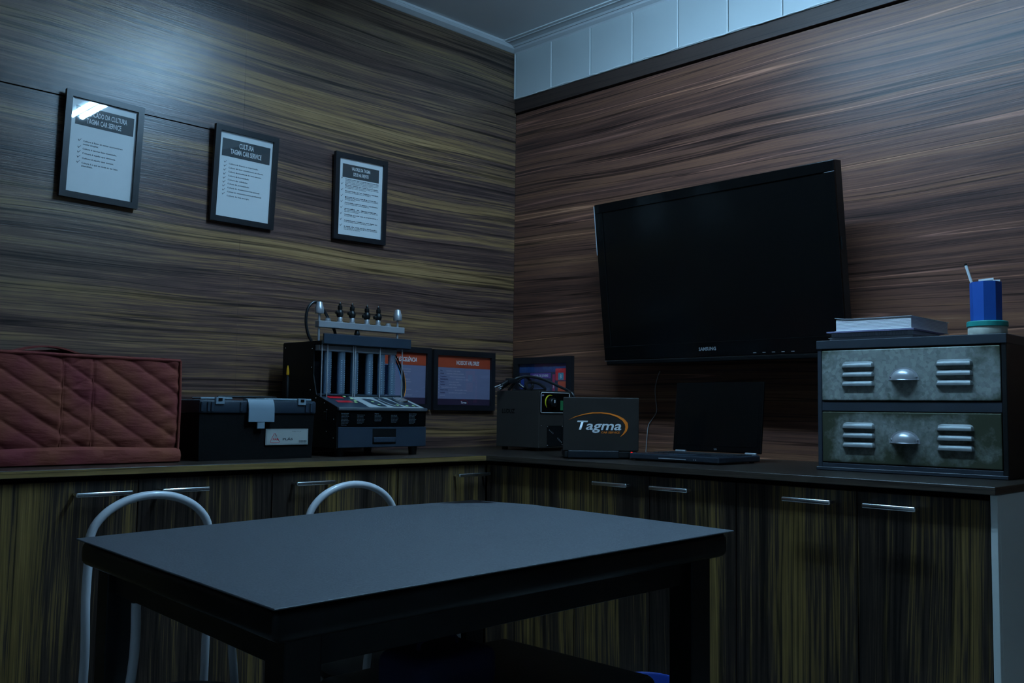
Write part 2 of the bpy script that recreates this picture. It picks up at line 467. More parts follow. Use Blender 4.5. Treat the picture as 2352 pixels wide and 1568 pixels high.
# ------------------------------------------------------------------ room
XB, YB = -5.2, -5.4
struct(MB().box(XB, .3, YB, .3, -.05, 0).build('floor', M_FLOOR))
struct(MB().box(XB, .3, YB, .3, CZ, CZ+.1).build('ceiling', M_CEIL))
wl = struct(MB().box(XB, .3, .018, .2, 0, CZ).build('wall_left', M_BLACK))
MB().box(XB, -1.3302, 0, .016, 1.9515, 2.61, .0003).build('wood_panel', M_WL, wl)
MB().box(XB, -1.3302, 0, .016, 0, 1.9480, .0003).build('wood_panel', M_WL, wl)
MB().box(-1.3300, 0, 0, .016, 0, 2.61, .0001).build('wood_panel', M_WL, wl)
wr = struct(MB().box(.018, .2, YB, .018, 0, CZ).build('wall_right', M_BLACK))
MB().box(0, .016, YB, -.0, 0, 2.327, .0008).build('wood_panel', M_WR, wr)
MB().box(-.010, .014, YB, -.001, 2.334, 2.398, .001).build('wood_strip', M_WS, wr)
# ragged sealant line along the top of the strip
b = MB(); yy = -.01; pts = []
while yy > -3.4:
    pts.append((-.019, yy, 2.397 + random.uniform(-.0035, .0025))); yy -= random.uniform(.015, .05)
b.tube(pts, [random.uniform(.0012, .0035) for _ in pts], 6)
b.build('sealant_bead', M_RIB, wr, smooth=True)
# white PVC wall boards above the strip
ys = [0.0, -.0135] + [-.0135-.2195*k for k in range(1, 25)]
for k in range(len(ys)-1):
    MB().box(-.018, .014, ys[k+1]+.0022, ys[k]-.0008, 2.393, CZ-.005, .0015).build('white_board', M_WHITE, wr)
    MB().tube([(-.0185, ys[k+1]+.0045, 2.396), (-.0185, ys[k+1]+.0045, CZ-.012)], .0026, 8).build('board_rib', M_RIB, wr, smooth=True)
struct(MB().box(XB-.1, XB, YB, .3, 0, CZ).build('wall_back', M_WALLP))
struct(MB().box(XB, .3, YB-.1, YB, 0, CZ).build('wall_front', M_WALLP))
# ceiling mouldings
t1 = MB().prism([(0, CZ), (-.032, CZ), (-.032, CZ-.009), (-.030, CZ-.010), (-.029, CZ-.0115), (-.031, CZ-.013), (-.026, CZ-.020), (-.004, CZ-.030), (0, CZ-.030)], 'X', XB, -.02)
struct(t1.build('trim_1', M_TRIM))
t2 = MB().prism([(-.016, CZ), (-.112, CZ), (-.112, CZ-.005), (-.098, CZ-.006), (-.096, CZ-.0085), (-.094, CZ-.006), (-.060, CZ-.010), (-.052, CZ-.016), (-.046, CZ-.015), (-.040, CZ-.022), (-.024, CZ-.030), (-.018, CZ-.036), (-.016, CZ-.036)], 'Y', YB, -.012)
struct(t2.build('trim_2', M_TRIM))

# ------------------------------------------------------------------ ceiling lamp (two bare tubes in a white batten)
LX, LY0, LY1, LZ = -1.09, -2.19, -.93, CZ
lamp = thing('ceiling_light', 'white ceiling batten with two bare fluorescent tubes, mirrored in the leftmost picture glass', 'light', (LX, (LY0+LY1)/2, LZ))
hl = (LY1-LY0)/2
MB().box(-.028, .028, -hl-.02, hl+.02, -.045, 0, .006, 2).build('housing', M_SIDE, lamp)
for sx in (-1, 1):
    MB().tube([(sx*.025, -hl, -.078), (sx*.025, hl, -.078)], .013, 12).build('fluorescent_tube', M_TUBE, lamp, smooth=True)
    for sy in (-1, 1):
        MB().box(min(sx*.008, sx*.040), max(sx*.008, sx*.040), sy*(hl+.006)-.006, sy*(hl+.006)+.006, -.092, -.02, .002).build('lamp_holder', M_SIDE, lamp)

# ------------------------------------------------------------------ worktop
wt = thing('worktop', 'L shaped dark wood laminate worktop running round the corner on the cabinets', 'worktop', (0, 0, WT-.018))
def slab(x0, x1, y0, y1, front, mt, me_):
    b = MB().box(x0, x1, y0, y1, 0, .018, .0012)
    o = b.build('slab', [mt, me_], wt)
    for p in o.data.polygons:
        if abs(p.normal.z) < .5: p.material_index = 1
    return o
slab(-3.06, -.6845, -.568, -.001, 'y', M_TOPL, M_EDGL)
slab(-.684, -.001, -2.222, -.001, 'x', M_TOPR, M_EDGR)

# ------------------------------------------------------------------ base cabinets
HB = .012
def door(parent, u0, u1, hu0, hu1, hz=.797, mat=M_WD, orient='L'):
    """door in room coordinates; u is x on the left run and y on the right run"""
    g = .0015
    if orient == 'L': d = MB().box(u0+g, u1-g, -.548, -.530, .10, .828, .0012)
    else: d = MB().box(-.664, -.646, u1+g, u0-g, .10, .828, .0012)
    d = d.build('door', mat, parent, M=parent.matrix_world.inverted())
    if hu0 is None: return d
    h = MB()
    if orient == 'L':
        h.box(hu0, hu1, -.585, -.575, hz-.006, hz+.006, .0035, 3)
        for hu in (hu0+.008, hu1-.008): h.box(hu-.004, hu+.004, -.577, -.5475, hz-.004, hz+.004, .001)
    else:
        h.box(-.701, -.691, hu1, hu0, hz-.006, hz+.006, .0035, 3)
        for hu in (hu0-.008, hu1+.008): h.box(-.693, -.6635, hu-.004, hu+.004, hz-.004, hz+.004, .001)
    h.build('handle', M_CHROME, d, smooth=True)
    return d
def cabL(label, x0, x1, doors, group='base cabinets under the left worktop'):
    c = thing('base_cabinet', label, 'cabinet', ((x0+x1)/2, -.27, 0), 0, group)
    bpy.context.view_layer.update()
    MB().box(x0+.001, x1-.001, -.528, -.002, .0, .840, .001).build('carcass', M_BLACK, c, M=c.matrix_world.inverted())
    MB().box(x0+.001, x1-.001, -.500, -.529, .0, .09).build('plinth', M_BPL, c, M=c.matrix_world.inverted())
    for d in doors: door(c, *d, orient='L')
    return c
def cabR(label, y0, y1, doors, side=False, group='base cabinets under the right worktop'):
    c = thing('base_cabinet', label, 'cabinet', (-.33, (y0+y1)/2, 0), 0, group)
    bpy.context.view_layer.update()
    iv = c.matrix_world.inverted()
    MB().box(-.644, -.002, y1+.001, y0-.001, 0, .840, .001).build('carcass', M_BLACK, c, M=iv)
    MB().box(-.645, -.610, y1+.001, y0-.001, 0, .09).build('plinth', M_BPL, c, M=iv)
    for d in doors: door(c, *d, orient='R')
    if side:
        MB().box(-.648, -.004, y1-.016, y1, 0, .841, .001).build('side_panel', M_SIDE, c, M=iv, label='white melamine end panel')
        MB().box(-.665, -.649, y1-.016, y1-.0005, 0, .841, .001).build('edge_strip', M_SIDE, c, M=iv)
    return c
cabL('wood grain base cabinet at the far left, beyond the quilted cover', -3.06, -2.284, [(-3.06, -2.672, -2.85, -2.715), (-2.672, -2.284, -2.60, -2.465)])
cabL('two door wood grain base cabinet behind the left chair, under the quilted cover', -2.283, -1.504, [(-2.283, -1.893, -2.062, -1.921), (-1.893, -1.504, -1.845, -1.712)])
cabL('one door wood grain base cabinet behind the second chair, handle at its left', -1.503, -1.050, [(-1.503, -1.050, -1.444, -1.311)])
cabL('one door wood grain base cabinet left of the inner corner, dark handle', -1.049, -.6665, [(-1.049, -.6675, -.821, -.677)])
cabR('narrow wood grain corner cabinet without a handle, right of the inner corner', -.532, -.955, [(-.5495, -.955, None, None)])
cabR('two door wood grain base cabinet below the silver-logo laptop', -.956, -1.543, [(-.956, -1.249, -1.055, -1.191), (-1.249, -1.543, -1.273, -1.407)])
cabR('two door wood grain base cabinet at the right end with white side panel', -1.544, -2.203, [(-1.544, -1.889, -1.701, -1.836), (-1.889, -2.203, -1.918, -2.049)], side=True)

# ------------------------------------------------------------------ dining table
tcx, tcy, tz = -1.710, -1.426, .760
table = thing('table', 'black table with charcoal leatherette top in the foreground', 'table', (tcx, tcy, 0), -.065)
TW, TD = 1.041/2, .862/2
SH = Matrix(((1, 0, 0, 0), (0, 1, 0, 0), (.031, .003, 1, 0), (0, 0, 0, 1)))   # the top stands slightly out of level
def sheared(bmb, z0):
    for v in bmb.bm.verts: v.co.z = v.co.z + .031*v.co.x + .003*v.co.y
    return bmb
b = MB(); b.box(-TW, TW, -TD, TD, tz-.003, tz, .001)
bmesh.ops.subdivide_edges(b.bm, edges=[e for e in b.bm.edges if e.calc_length() > .3], cuts=10, use_grid_fill=True)
for v in b.bm.verts:
    a = max(0, (v.co.x/TW+v.co.y/TD)/2-.72)
    v.co.z -= .030*a
sheared(b, 0).build('top_sheet', M_TABLE, table, label='charcoal leatherette sheet')
b = MB().box(-TW+.007, TW-.007, -TD+.007, TD-.007, tz-.054, tz-.0035, .016, 5)
sheared(b, 0).build('tabletop', M_GLOSS if False else plain('black_lacquer', (.005, .005, .005), .3, spec=.25), table, smooth=True)
ML = bpy.data.materials['black_lacquer']
for sx in (-1, 1):
    b = MB().box(sx*(TW-.062)-.012, sx*(TW-.062)+.012, -TD+.07, TD-.07, tz-.104, tz-.0545, .001)
    sheared(b, 0).build('apron', ML, table)
for sy in (-1, 1):
    b = MB().box(-TW+.07, TW-.07, sy*(TD-.062)-.012, sy*(TD-.062)+.012, tz-.104, tz-.0545, .001)
    sheared(b, 0).build('apron', ML, table)
for sx, sy in ((-1, -1), (1, -1), (1, 1), (-1, 1)):
    x, y = sx*(TW-.066), sy*(TD-.064)
    MB().box(x-.030, x+.030, y-.030, y+.030, 0, tz-.0545+.031*x+.003*y-.0008, .002).build('leg', ML, table)

# ------------------------------------------------------------------ chairs behind the table
def make_chair(x, y, rz, label, fr):
    c = thing('chair', label, 'chair', (x, y, 0), rz, 'white tubular kitchen chairs behind the table')
    hw, R = .1395, .0095
    pts = [(-hw-.012, .035, 0), (-hw, .0, .42), (-hw-.002, 0, .60), (-hw+.001, 0, .70)]
    for k in range(0, 9):
        a = PI - PI*k/8
        pts.append((math.cos(a)*(hw+.001), 0, .715+math.sin(a)*.100))
    pts += [(hw-.001, 0, .70), (hw+.002, 0, .60), (hw, 0, .42), (hw+.012, .035, 0)]
    MB().tube(pts, R, 14, smooth_pts=4).build('back_frame', M_WCH, c, smooth=True)
    for (lx, ly, lz) in fr:
        s = 1 if lx > 0 else -1
        MB().tube([(lx+s*.05, ly-.02, 0), (lx+s*.018, ly, .36), (lx, ly, .53), (lx, ly, .632)], R*.98, 12, smooth_pts=4).build('front_leg', M_WCH, c, smooth=True)
    # seat ring and pad
    ring = [(math.cos(a)*.165, -.165+math.sin(a)*.16, .345) for a in [2*PI*k/28 for k in range(28)]]
    MB().tube(ring, .008, 8, closed=True).build('seat_ring', M_WCH, c, smooth=True)
    MB().lathe([(.0, -.001), (.150, 0), (.168, .012), (.168, .028), (.150, .042), (0, .046)], (0, -.165, .353), 32, cap=False).build('seat_pad', M_VINYL, c, smooth=True, label='black vinyl seat pad')
    return c
make_chair(-1.995, -.86, .0, 'white tubular chair with arched back at the left end of the table', [(-.145, -.260, 0), (.148, -.100, 0)])
make_chair(-1.452, -.87, .0, 'white tubular chair with arched back, second from the left behind the table', [(-.13, -.27, 0), (.13, -.27, 0)])

# ------------------------------------------------------------------ bench, bag and bin below the table
bn = thing('bench', 'low black vinyl bench pushed under the table', 'bench', (-1.520, -1.475, 0))
MB().box(-.28, .28, -.24, .24, .385, .45, .022, 4).build('seat_pad', M_VINYL, bn, smooth=True)
for sx in (-1, 1):
    for sy in (-1, 1):
        MB().box(sx*.21-.016, sx*.21+.016, sy*.18-.016, sy*.18+.016, 0, .384, .002).build('leg', M_BPL, bn)
bg = thing('bag', 'dark navy fabric bag lying on the black bench under the table', 'bag', (-1.665, -1.475, .4505))
b = MB().box(-.105, .105, -.075, .075, 0, .085, .025, 4)
for v in b.bm.verts: v.co.z += .006*math.sin(v.co.x*40)*math.cos(v.co.y*30)*(v.co.z > .03)
b.build('bag_body', M_DBLUE, bg, smooth=True)
MB().tube([(-.05, 0, .083), (-.045, 0, .100), (0, 0, .106), (.045, 0, .100), (.05, 0, .083)], .004, 8, smooth_pts=4).build('carry_handle', M_DBLUE, bg, smooth=True)
bb = thing('waste_bin', 'blue plastic waste bin on the floor between table and right cabinets', 'bin', (-.85, -1.385, 0))
b = MB().lathe([(.066, 0), (.070, .004), (.082, .285), (.088, .292), (.088, .298), (.081, .300), (.078, .296), (.067, .010), (0, .008)], n=32)
b.build('bin_body', M_BLUE, bb, smooth=True)
MB().tube([(math.cos(a)*.086, math.sin(a)*.086, .296) for a in [2*PI*k/32 for k in range(32)]], .004, 8, closed=True).build('rim', M_BLUE, bb, smooth=True)

# ------------------------------------------------------------------ certificates in upright frames on the left wall
def check_marks(pos, h, mat, parent, y):
    h *= 1.15
    for (x, z) in pos:
        b = MB()
        b.quad([(x-h*.45, y, z+h*.12), (x-h*.12, y, z-h*.38), (x-h*.06, y, z-h*.12), (x-h*.36, y, z+h*.25)])
        b.quad([(x-h*.12, y, z-h*.38), (x+h*.62, y, z+h*.55), (x+h*.50, y, z+h*.55), (x-h*.10, y, z-h*.12)])
        b.build('check_mark', mat, parent)

def portrait_frame(label, cx, cz, rot, tilt, cyo, title, body, checks, band, gt=0.0):
    Mx = Matrix.Translation((cx, cyo, cz)) @ Matrix.Rotation(tilt, 4, 'X') @ Matrix.Rotation(rot, 4, 'Y')
    f = thing('picture_frame', label, 'picture', M=Mx, group='certificates in black frames on the left wall')
    w, h = .101, .1445; ow, oh = w+.019, h+.019
    for (x0, x1, z0, z1) in ((-ow, ow, h, oh), (-ow, ow, -oh, -h)):
        MB().prism([(x0, z1 if z1 > 0 else z0), (x1, z1 if z1 > 0 else z0), (w, z0 if z0 > 0 else z1), (-w, z0 if z0 > 0 else z1)], 'Y', -.009, .0055).build('frame_bar', M_FRAME, f)
    for s in (-1, 1):
        MB().prism([(s*ow, -oh), (s*ow, oh), (s*w, h), (s*w, -h)], 'Y', -.009, .0055).build('frame_bar', M_FRAME, f)
    MB().box(-w-.002, w+.002, .001, .004, -h-.002, h+.002).build('backing', M_BPL, f)
    p = MB().box(-w-.001, w+.001, 0, .0008, -h-.001, h+.001).build('paper', M_PAPER, f)
    bx0, bx1, bz0, bz1 = band
    MB().quad([(bx0, -.0003, bz0), (bx1, -.0003, bz0), (bx1, -.0003, bz1), (bx0, -.0003, bz1)]).build('title_band', M_INKB, p)
    text_part('title_text', title, M_PAPER, p, -.0006)
    text_part('printed_text', body, M_INK, p, -.0004)
    check_marks(checks, .0085, M_INK, p, -.0004)
    MB().box(-w, w, -.0006, .0006, -h, h).build('glass', M_GLASS, f, M=Matrix.Translation((0, -.0054, 0)) @ Matrix.Rotation(.004 if gt else 0, 4, 'Z') @ Matrix.Rotation(gt, 4, 'X'))
    return f
# 1: leftmost
def L_(s, x, z, h=.0034, xs=.86, al='LEFT', bold=.02): return (s, x, z, h, xs, al, bold, 0)
T = [('SIGNIFICADO DA CULTURA', .000, .0965, .0155, .50, 'CENTER', .03, 0), ('TAGMA CAR SERVICE', .000, .0735, .0155, .50, 'CENTER', .03, 0)]
rows = [(.0155, -.121, 'Cultura é fazer as coisas acontecerem'), (.006, -.047, 'muito simples.'), (-.008, -.104, 'Cultura é serviço bem executado.'), (-.022, -.1015, 'Cultura é aquilo que vivemos.'),
        (-.037, -.097, 'Cultura é aquilo que somos.'), (-.052, -.110, 'Cultura é o que se sente ao ser bem'), (-.061, -.034, 'atendido.')]
B = [L_(t, -.059, z-.001, .0046, w) for z, w, t in rows]
K = [(-.070, z+.001) for z in (.0165, -.005, -.020, -.035, -.051)]
portrait_frame('framed certificate nearest the left edge, lamp glare on its glass', -1.8165, 1.801, .0244, .026, -.0175, T, B, K, (-.087, .092, .064, .122), gt=-.032)
# 2: middle
T = [('CULTURA', .000, .0975, .0165, .52, 'CENTER', .03, 0), ('TAGMA CAR SERVICE', .000, .0735, .0165, .52, 'CENTER', .03, 0)]
ls = ['Cultura da limpeza e organização.', 'Cultura do bom atendimento ao cliente.', 'Cultura da excelência do bom serviço.', 'Cultura da honestidade.', 'Cultura das utilidades.', 'Cultura da pontualidade.', 'Cultura do desenvolvimento pessoal.', 'Cultura do desenvolvimento profissional.', 'Cultura da boa energia.']
B = [L_(s, -.062, .036-.01365*i, .0046, -w) for i, (s, w) in enumerate(zip(ls, (.112, .132, .126, .079, .075, .082, .123, .131, .084)))]
K = [(-.076, .042-.01365*i) for i in range(9)]
portrait_frame('framed certificate titled CULTURA, middle of the three upright ones', -1.3307, 1.802, .0106, .050, -.0185, T, B, K, (-.090, .092, .062, .122))
# 3: nearest the corner
T = [('VALORES DA TAGMA', .000, .1035, .0125, .50, 'CENTER', .03, 0), ('DEUS NA FRENTE', .000, .0835, .0125, .50, 'CENTER', .03, 0)]
para = ['O compromisso que a empresa tem perante seus', 'clientes é servir com excelência e respeito a todos', 'sempre com amor no que fazemos juntos.', 'Zelar e comprometimento com tudo o que se', 'faz pelo cliente em cada oportunidade.', 'Pontualidade com os prazos e com os clientes', 'da equipe em todos os horários.', 'Honestidade, caráter, lealdade e verdade',
        'em todas as relações com os clientes e', 'parceiros.', 'Qualidade, limpeza, organização e cuidado', 'em cada detalhe.', 'Criatividade, melhorar sempre o atendimento', 'e os processos com a participação de', 'toda a equipe.', 'Fé, sempre em busca do melhor de cada um', 'em todos os momentos.', 'Humildade, aprender com os próprios erros e',
        'crescer com eles.', 'Agradecimento, gratidão por cada cliente que', 'confia no nosso trabalho e nos ajuda a crescer', 'a cada dia com muita dedicação.', 'em todos os momentos da nossa caminhada', 'com fé, amor e respeito.']
B = []; K = []; i = 0
for q_, n in enumerate((4, 3, 2, 3, 2, 3, 2, 2, 3)):
    z = .0655-.0222*q_
    K.append((-.085, z+.004))
    for k in range(n):
        t = para[i]; B.append(L_(t, -.071, z-.0053*k, .0037, -.154 if k < n-1 else -min(.13, len(t)*.0031), bold=.05 if k == 0 else .02)); i += 1
portrait_frame('framed certificate VALORES DA TAGMA, upright one nearest the room corner', -.8435, 1.808, -.0155, .0345, -.0160, T, B, K, (-.084, .084, .073, .124), )

# ------------------------------------------------------------------ landscape frames low on the walls
def landscape_frame(label, M_, w=.149, h=.101, prof=.022):
    f = thing('picture_frame', label, 'picture', M=M_, group='low landscape frames along the worktop')
    ow, oh = w+prof, h+prof
    for s in (1, -1):
        MB().prism([(-ow, s*oh), (ow, s*oh), (w, s*h), (-w, s*h)], 'Y', -.011, .009).build('frame_bar', M_FRAME, f)
        MB().prism([(s*ow, -oh), (s*ow, oh), (s*w, h), (s*w, -h)], 'Y', -.011, .009).build('frame_bar', M_FRAME, f)
    MB().box(-w-.002, w+.002, .002, .006, -h-.002, h+.002).build('backing', M_BPL, f)
    p = MB().box(-w-.001, w+.001, .0, .0015, -h-.001, h+.001).build('paper', M_LILAC, f)
    MB().box(-w, w, -.0062, -.0050, -h, h).build('glass', M_GLASS, f)
    return f, p
def q4(x0, x1, z0, z1, y): return [(x0, y, z0), (x1, y, z0), (x1, y, z1), (x0, y, z1)]
def values_print(p, title, body, tx):
    MB().quad(q4(-.15, .15, .052, .102, -.0003)).build('header_band', M_ORANGE, p)
    MB().quad(q4(-.15, .15, -.102, -.076, -.0003)).build('footer_band', M_DPUR, p)
    text_part('title_text', [(title, tx, .066, .0165, .66, 'CENTER', .04, .25)], M_LTXT, p, -.0006)
    dark, light = [], []
    for (z, a, xa, t) in body:
        if a: dark.append((a, -.128, z, .0052, .80, 'LEFT', .04, 0))
        light.append((t, xa, z, .0052, .78, 'LEFT', .01, 0))
        if a: light.append(('•', -.137, z, .006, 1, 'LEFT', .03, 0))
    if dark: text_part('keyword_text', dark, M_DTXT, p, -.0004)
    text_part('printed_text', light, M_LTX2, p, -.0004)
    text_part('logo_text', [('Tagma', 0, -.094, .0085, 1.0, 'CENTER', .05, .25)], M_LTXT, p, -.0006)
    MB().tube([(-.018, -.0008, -.083), (0, -.0008, -.0795), (.016, -.0008, -.082), (.024, -.0008, -.089), (.021, -.0008, -.095)], .0006, 4, smooth_pts=4).build('logo_arc', M_RED, p)
ff, p = landscape_frame('framed EXCELÊNCIA poster half hidden behind the injector machine', Matrix.Translation((-.650, -.0095, 1.137)))
values_print(p, 'EM EXCELÊNCIA', [(.034, '', .035, 'O compromisso'), (.024, '', .035, 'com a satisfação'), (.014, '', .035, 'total dos'), (-.006, '', .035, 'A qualidade em'), (-.016, '', .035, 'cada atendimento'), (-.026, '', .035, 'feito'), (-.046, '', .035, 'O melhor serviço'), (-.068, '', .035, 'Compromisso total')], .045)
ff, p = landscape_frame('framed NOSSOS VALORES poster just left of the room corner', Matrix.Translation((-.2955, -.0095, 1.135)))
bd = [(.036, 'Ética:', -.095, 'honestidade, correção, lealdade,'), (.025, 'Atitude:', -.095, 'compromisso, colaboração, participação,'), (.013, 'Competência:', -.077, 'eficiência, precisão, aprimoramento,'), (.002, 'Relacionamentos:', -.044, 'relacionamentos com verdade,'), (-.009, 'Respeito:', -.083, 'clientes, pessoas, equipe'), (-.020, 'Qualidade:', -.081, 'melhoria, limpeza, excelência'),
      (-.031, '•', -.120, 'Responsabilidade social e ambiental'), (-.042, 'Trabalho, Família:', -.048, 'harmonia, equilíbrio, sonhos,'), (-.053, 'Humildade:', -.081, 'fazer sempre melhor e aprender com as'), (-.064, '', -.130, 'experiências')]
values_print(p, 'NOSSOS VALORES', bd, .02)
ff, p = landscape_frame('dark framed colourful poster on the right wall, behind the grey box cables', Matrix.Translation((-.0095, -.192, 1.122)) @ Matrix.Rotation(RZR, 4, 'Z'), .140, .092, .028)
def patch(x0, x1, z0, z1, col, y=-.0003):
    nm = 'print_%s' % '_'.join(str(int(c*99)) for c in col)
    m = bpy.data.materials.get(nm) or plain(nm, col, .6)
    MB().quad(q4(x0, x1, z0, z1, y)).build('colour_patch', m, p)
patch(-.141, .141, -.093, .093, (.035, .035, .065))
patch(-.141, .141, .055, .093, (.02, .07, .22), -.0004)
patch(-.075, .045, .030, .052, (.16, .06, .30), -.0005)
patch(-.130, -.112, -.09, .045, (.02, .06, .32), -.0005)
patch(.072, .134, .020, .070, (.85, .03, .035), -.0005)
patch(.055, .069, -.075, .046, (.50, .03, .10), -.0005)
patch(.055, .125, -.075, -.062, (.50, .03, .10), -.0006)
patch(.088, .118, .022, .052, (.08, .34, .42), -.0007)
patch(.086, .132, -.050, .016, (.75, .09, .02), -.0007)
patch(-.060, .040, -.040, -.010, (.06, .07, .12), -.0005)
patch(.112, .138, -.085, -.060, (.02, .22, .60), -.0008)
text_part('printed_text', [('A GUIA DE JOVENS', -.015, .036, .0105, .72, 'CENTER', .03, 0)], M_LTXT, p, -.0009)
text_part('small_text', [('B', .103, .029, .016, .8, 'CENTER', .02, 0), ('3', .062, -.012, .012, 1, 'CENTER', .03, 0)], M_LTXT, p, -.0011)

# ------------------------------------------------------------------ television
tvM = Matrix.Translation((-.189, -1.136, 1.502)) @ Matrix.Rotation(RZR-.021, 4, 'Z') @ Matrix.Rotation(.117, 4, 'X')
tv = thing('television', 'large black flat television tilted down on the right wall', 'television', M=tvM)
a, c = .488, .295
b = MB()
b.prism([(-a, -c), (a, -c), (a, c), (-a, c)], 'Y', .004, .040)
b.build('back_shell', M_BPL, tv)
for (x0, x1, z0, z1) in ((-a, a, c-.034, c), (-a, a, -c, -c+.052), (-a, -a+.036, -c+.052, c-.034), (a-.036, a, -c+.052, c-.034)):
    MB().box(x0, x1, -.006, .004, z0, z1, .002, 2).build('bezel', M_GLOSS, tv)
MB().box(-a+.036, a-.036, -.002, .004, -c+.052, c-.034).build('screen', M_TVSC, tv)
b = MB().box(-a+.004, a-.004, -.004, .03, -c-.018, -c-.001, .004, 2); b.build('speaker_strip', M_BPLr, tv)
text_part('brand_text', [('SAMSUNG', -.02, -c+.022, .0115, .95, 'CENTER', .05, 0)], M_ALUD, tv, -.0066)
b = MB()
for k in range(5): b.box(.16+k*.035, .172+k*.035, -.0068, -.006, -c+.007, -c+.009)
b.build('touch_marks', M_ALU, tv)
b = MB().box(-a-.004, a+.004, -.003, .001, -c-.003, -c-.001); b.build('lower_edge', M_ALU, tv)
MB().box(-a-.005, -a-.001, -.005, .003, c-.19, c-.004, .001).build('side_edge', M_ALU, tv, label='clear acrylic edge, its reflected light put in as a pale strip')  # opaque pale strip stands in for the reflection along the clear edge
MB().box(-.13, .13, .040, .075, -.12, .14, .004).build('wall_bracket', M_BPL, tv)
MB().box(-.40, .40, .040, .062, -.20, .20, .01).build('rear_hump', M_BPL, tv)
MB().box(a+.0005, a+.004, .006, .02, .02, .06).build('side_button', M_BPL, tv)

# thin pale cord hanging on the wall under the television
cord = MB().tube([(-.012, -.803, 1.17), (-.004, -.786, 1.148), (-.003, -.774, 1.104), (-.003, -.777, 1.06), (-.003, -.781, 1.018), (-.004, -.758, .985), (-.006, -.745, .965), (-.010, -.742, .93), (-.010, -.736, .8615)], .0016, 6, smooth_pts=5)
tag(cord.build('hanging_wire', plain('pale_cord', (.30, .29, .27), .5), smooth=True), 'thin pale wire hanging on the wall below the television', 'wire')

# ------------------------------------------------------------------ steel two-drawer chest and what stands on it
lk = thing('drawer_chest', 'two drawer galvanised steel chest with blue-black frame at the right', 'chest', (-.412, -1.909, WT), RZR+.03)
hw, H, D = .2505, .365, .34
MB().box(-hw, -hw+.0125, 0, D, 0, H, .0015).build('side_panel', M_STEELB, lk)
MB().box(hw-.0125, hw, 0, D, 0, H, .0015).build('side_panel', M_BPL, lk)
MB().box(-hw-.002, hw+.002, -.003, D, H-.0245, H, .0015).build('top_panel', M_STEELB, lk)
MB().box(-hw+.0125, hw-.0125, 0, D, .0, .0215, .001).build('bottom_panel', M_STEELB, lk)
MB().box(-hw+.0125, hw-.0125, .002, D, .1665, .193, .001).build('divider', M_STEELB, lk)
MB().box(-hw+.0125, hw-.0125, D-.006, D, .0215, H-.025).build('back_panel', M_BLACK, lk)
MB().box(-hw-.001, hw+.001, -.010, .0, .001, .010, .001).build('front_lip', M_STEELB, lk)
def louver(x, z, w, parent):
    b = MB(); h2 = .0085
    n = 6
    prof = []
    for k in range(n+1):
        t = k/n
        prof.append((-h2+2*h2*t, -.0095*math.sin(min(1, (1-t)*1.15)*PI/2) if t < 1 else 0))
    rings = []
    for (dz, dy) in prof:
        ins = .010*(1-math.sqrt(max(0, 1-((dz+h2)/(2*h2))**2))) if dz > -h2 else 0
        rings.append([b.bm.verts.new((x-w/2+ins, -.001, z+dz)), b.bm.verts.new((x-w/2+ins+.005, dy-.001, z+dz)), b.bm.verts.new((x+w/2-ins-.005, dy-.001, z+dz)), b.bm.verts.new((x+w/2-ins, -.001, z+dz))])
    for i in range(n):
        for k in range(3): b.bm.faces.new([rings[i][k], rings[i][k+1], rings[i+1][k+1], rings[i+1][k]])
    b.bm.faces.new(rings[0])
    return b.build('louver', M_LOUV, parent, smooth=True)
def cup_pull(x, z, parent):
    b = MB(); n = 14; W2, Hh, Dp = .034, .029, .022
    rings = []
    for i in range(7):
        t = i/6*PI/2            # from rim against the drawer to the nose
        ring = []
        for k in range(n+1):
            a_ = PI*k/n
            ring.append(b.bm.verts.new((x+math.cos(a_)*W2*math.cos(t)*1.0, -.002-Dp*math.sin(t), z-.012+math.sin(a_)*Hh*math.cos(t)**.7)))
        rings.append(ring)
    for i in range(6):
        for k in range(n): b.bm.faces.new([rings[i][k], rings[i][k+1], rings[i+1][k+1], rings[i+1][k]])
    # lower lip of the cup
    b.tube([(x-W2, -.003, z-.012), (x-W2*.8, -.014, z-.013), (x, -.024, z-.013), (x+W2*.8, -.014, z-.013), (x+W2, -.003, z-.012)], .0016, 6, smooth_pts=4)
    # flange
    b2 = []
    for k in range(n+1):
        a_ = PI*k/n; b2.append((x+math.cos(a_)*(W2+.007), z-.014+math.sin(a_)*(Hh+.006)))
    b.prism(b2, 'Y', -.0025, -.0002)
    o = b.build('cup_pull', M_ALUD, parent, smooth=True)
    s = MB()
    for sx in (-1, 1): s.lathe([(.0, 0), (.0028, .0), (.002, .0014), (0, .0018)], n=10, M=Matrix.Translation((x+sx*(W2+.0008), -.0026, z-.0045)) @ Matrix.Rotation(PI/2, 4, 'X'), cap=False)
    s.build('screw', M_CHROME, o, smooth=True)
    return o
for (z0, z1, mt, cz) in ((.195, .337, M_GALV1, .262), (.023, .165, M_GALV2, .094)):
    zc = (z0+z1)/2
    d = MB().box(-hw+.0140, hw-.0140, -.0015, .30, -(z1-z0)/2+.0008, (z1-z0)/2-.0008, .0022, 2).build('drawer', mt, lk, loc=(0, 0, zc))
    for sx, xc in ((-1, -.131), (1, .125)):
        for k in (-1, 0, 1): louver(xc, (cz+.008-zc)+k*.0255, .094, d)
    cup_pull(-.005, cz-zc+.002, d)
top = WT+H
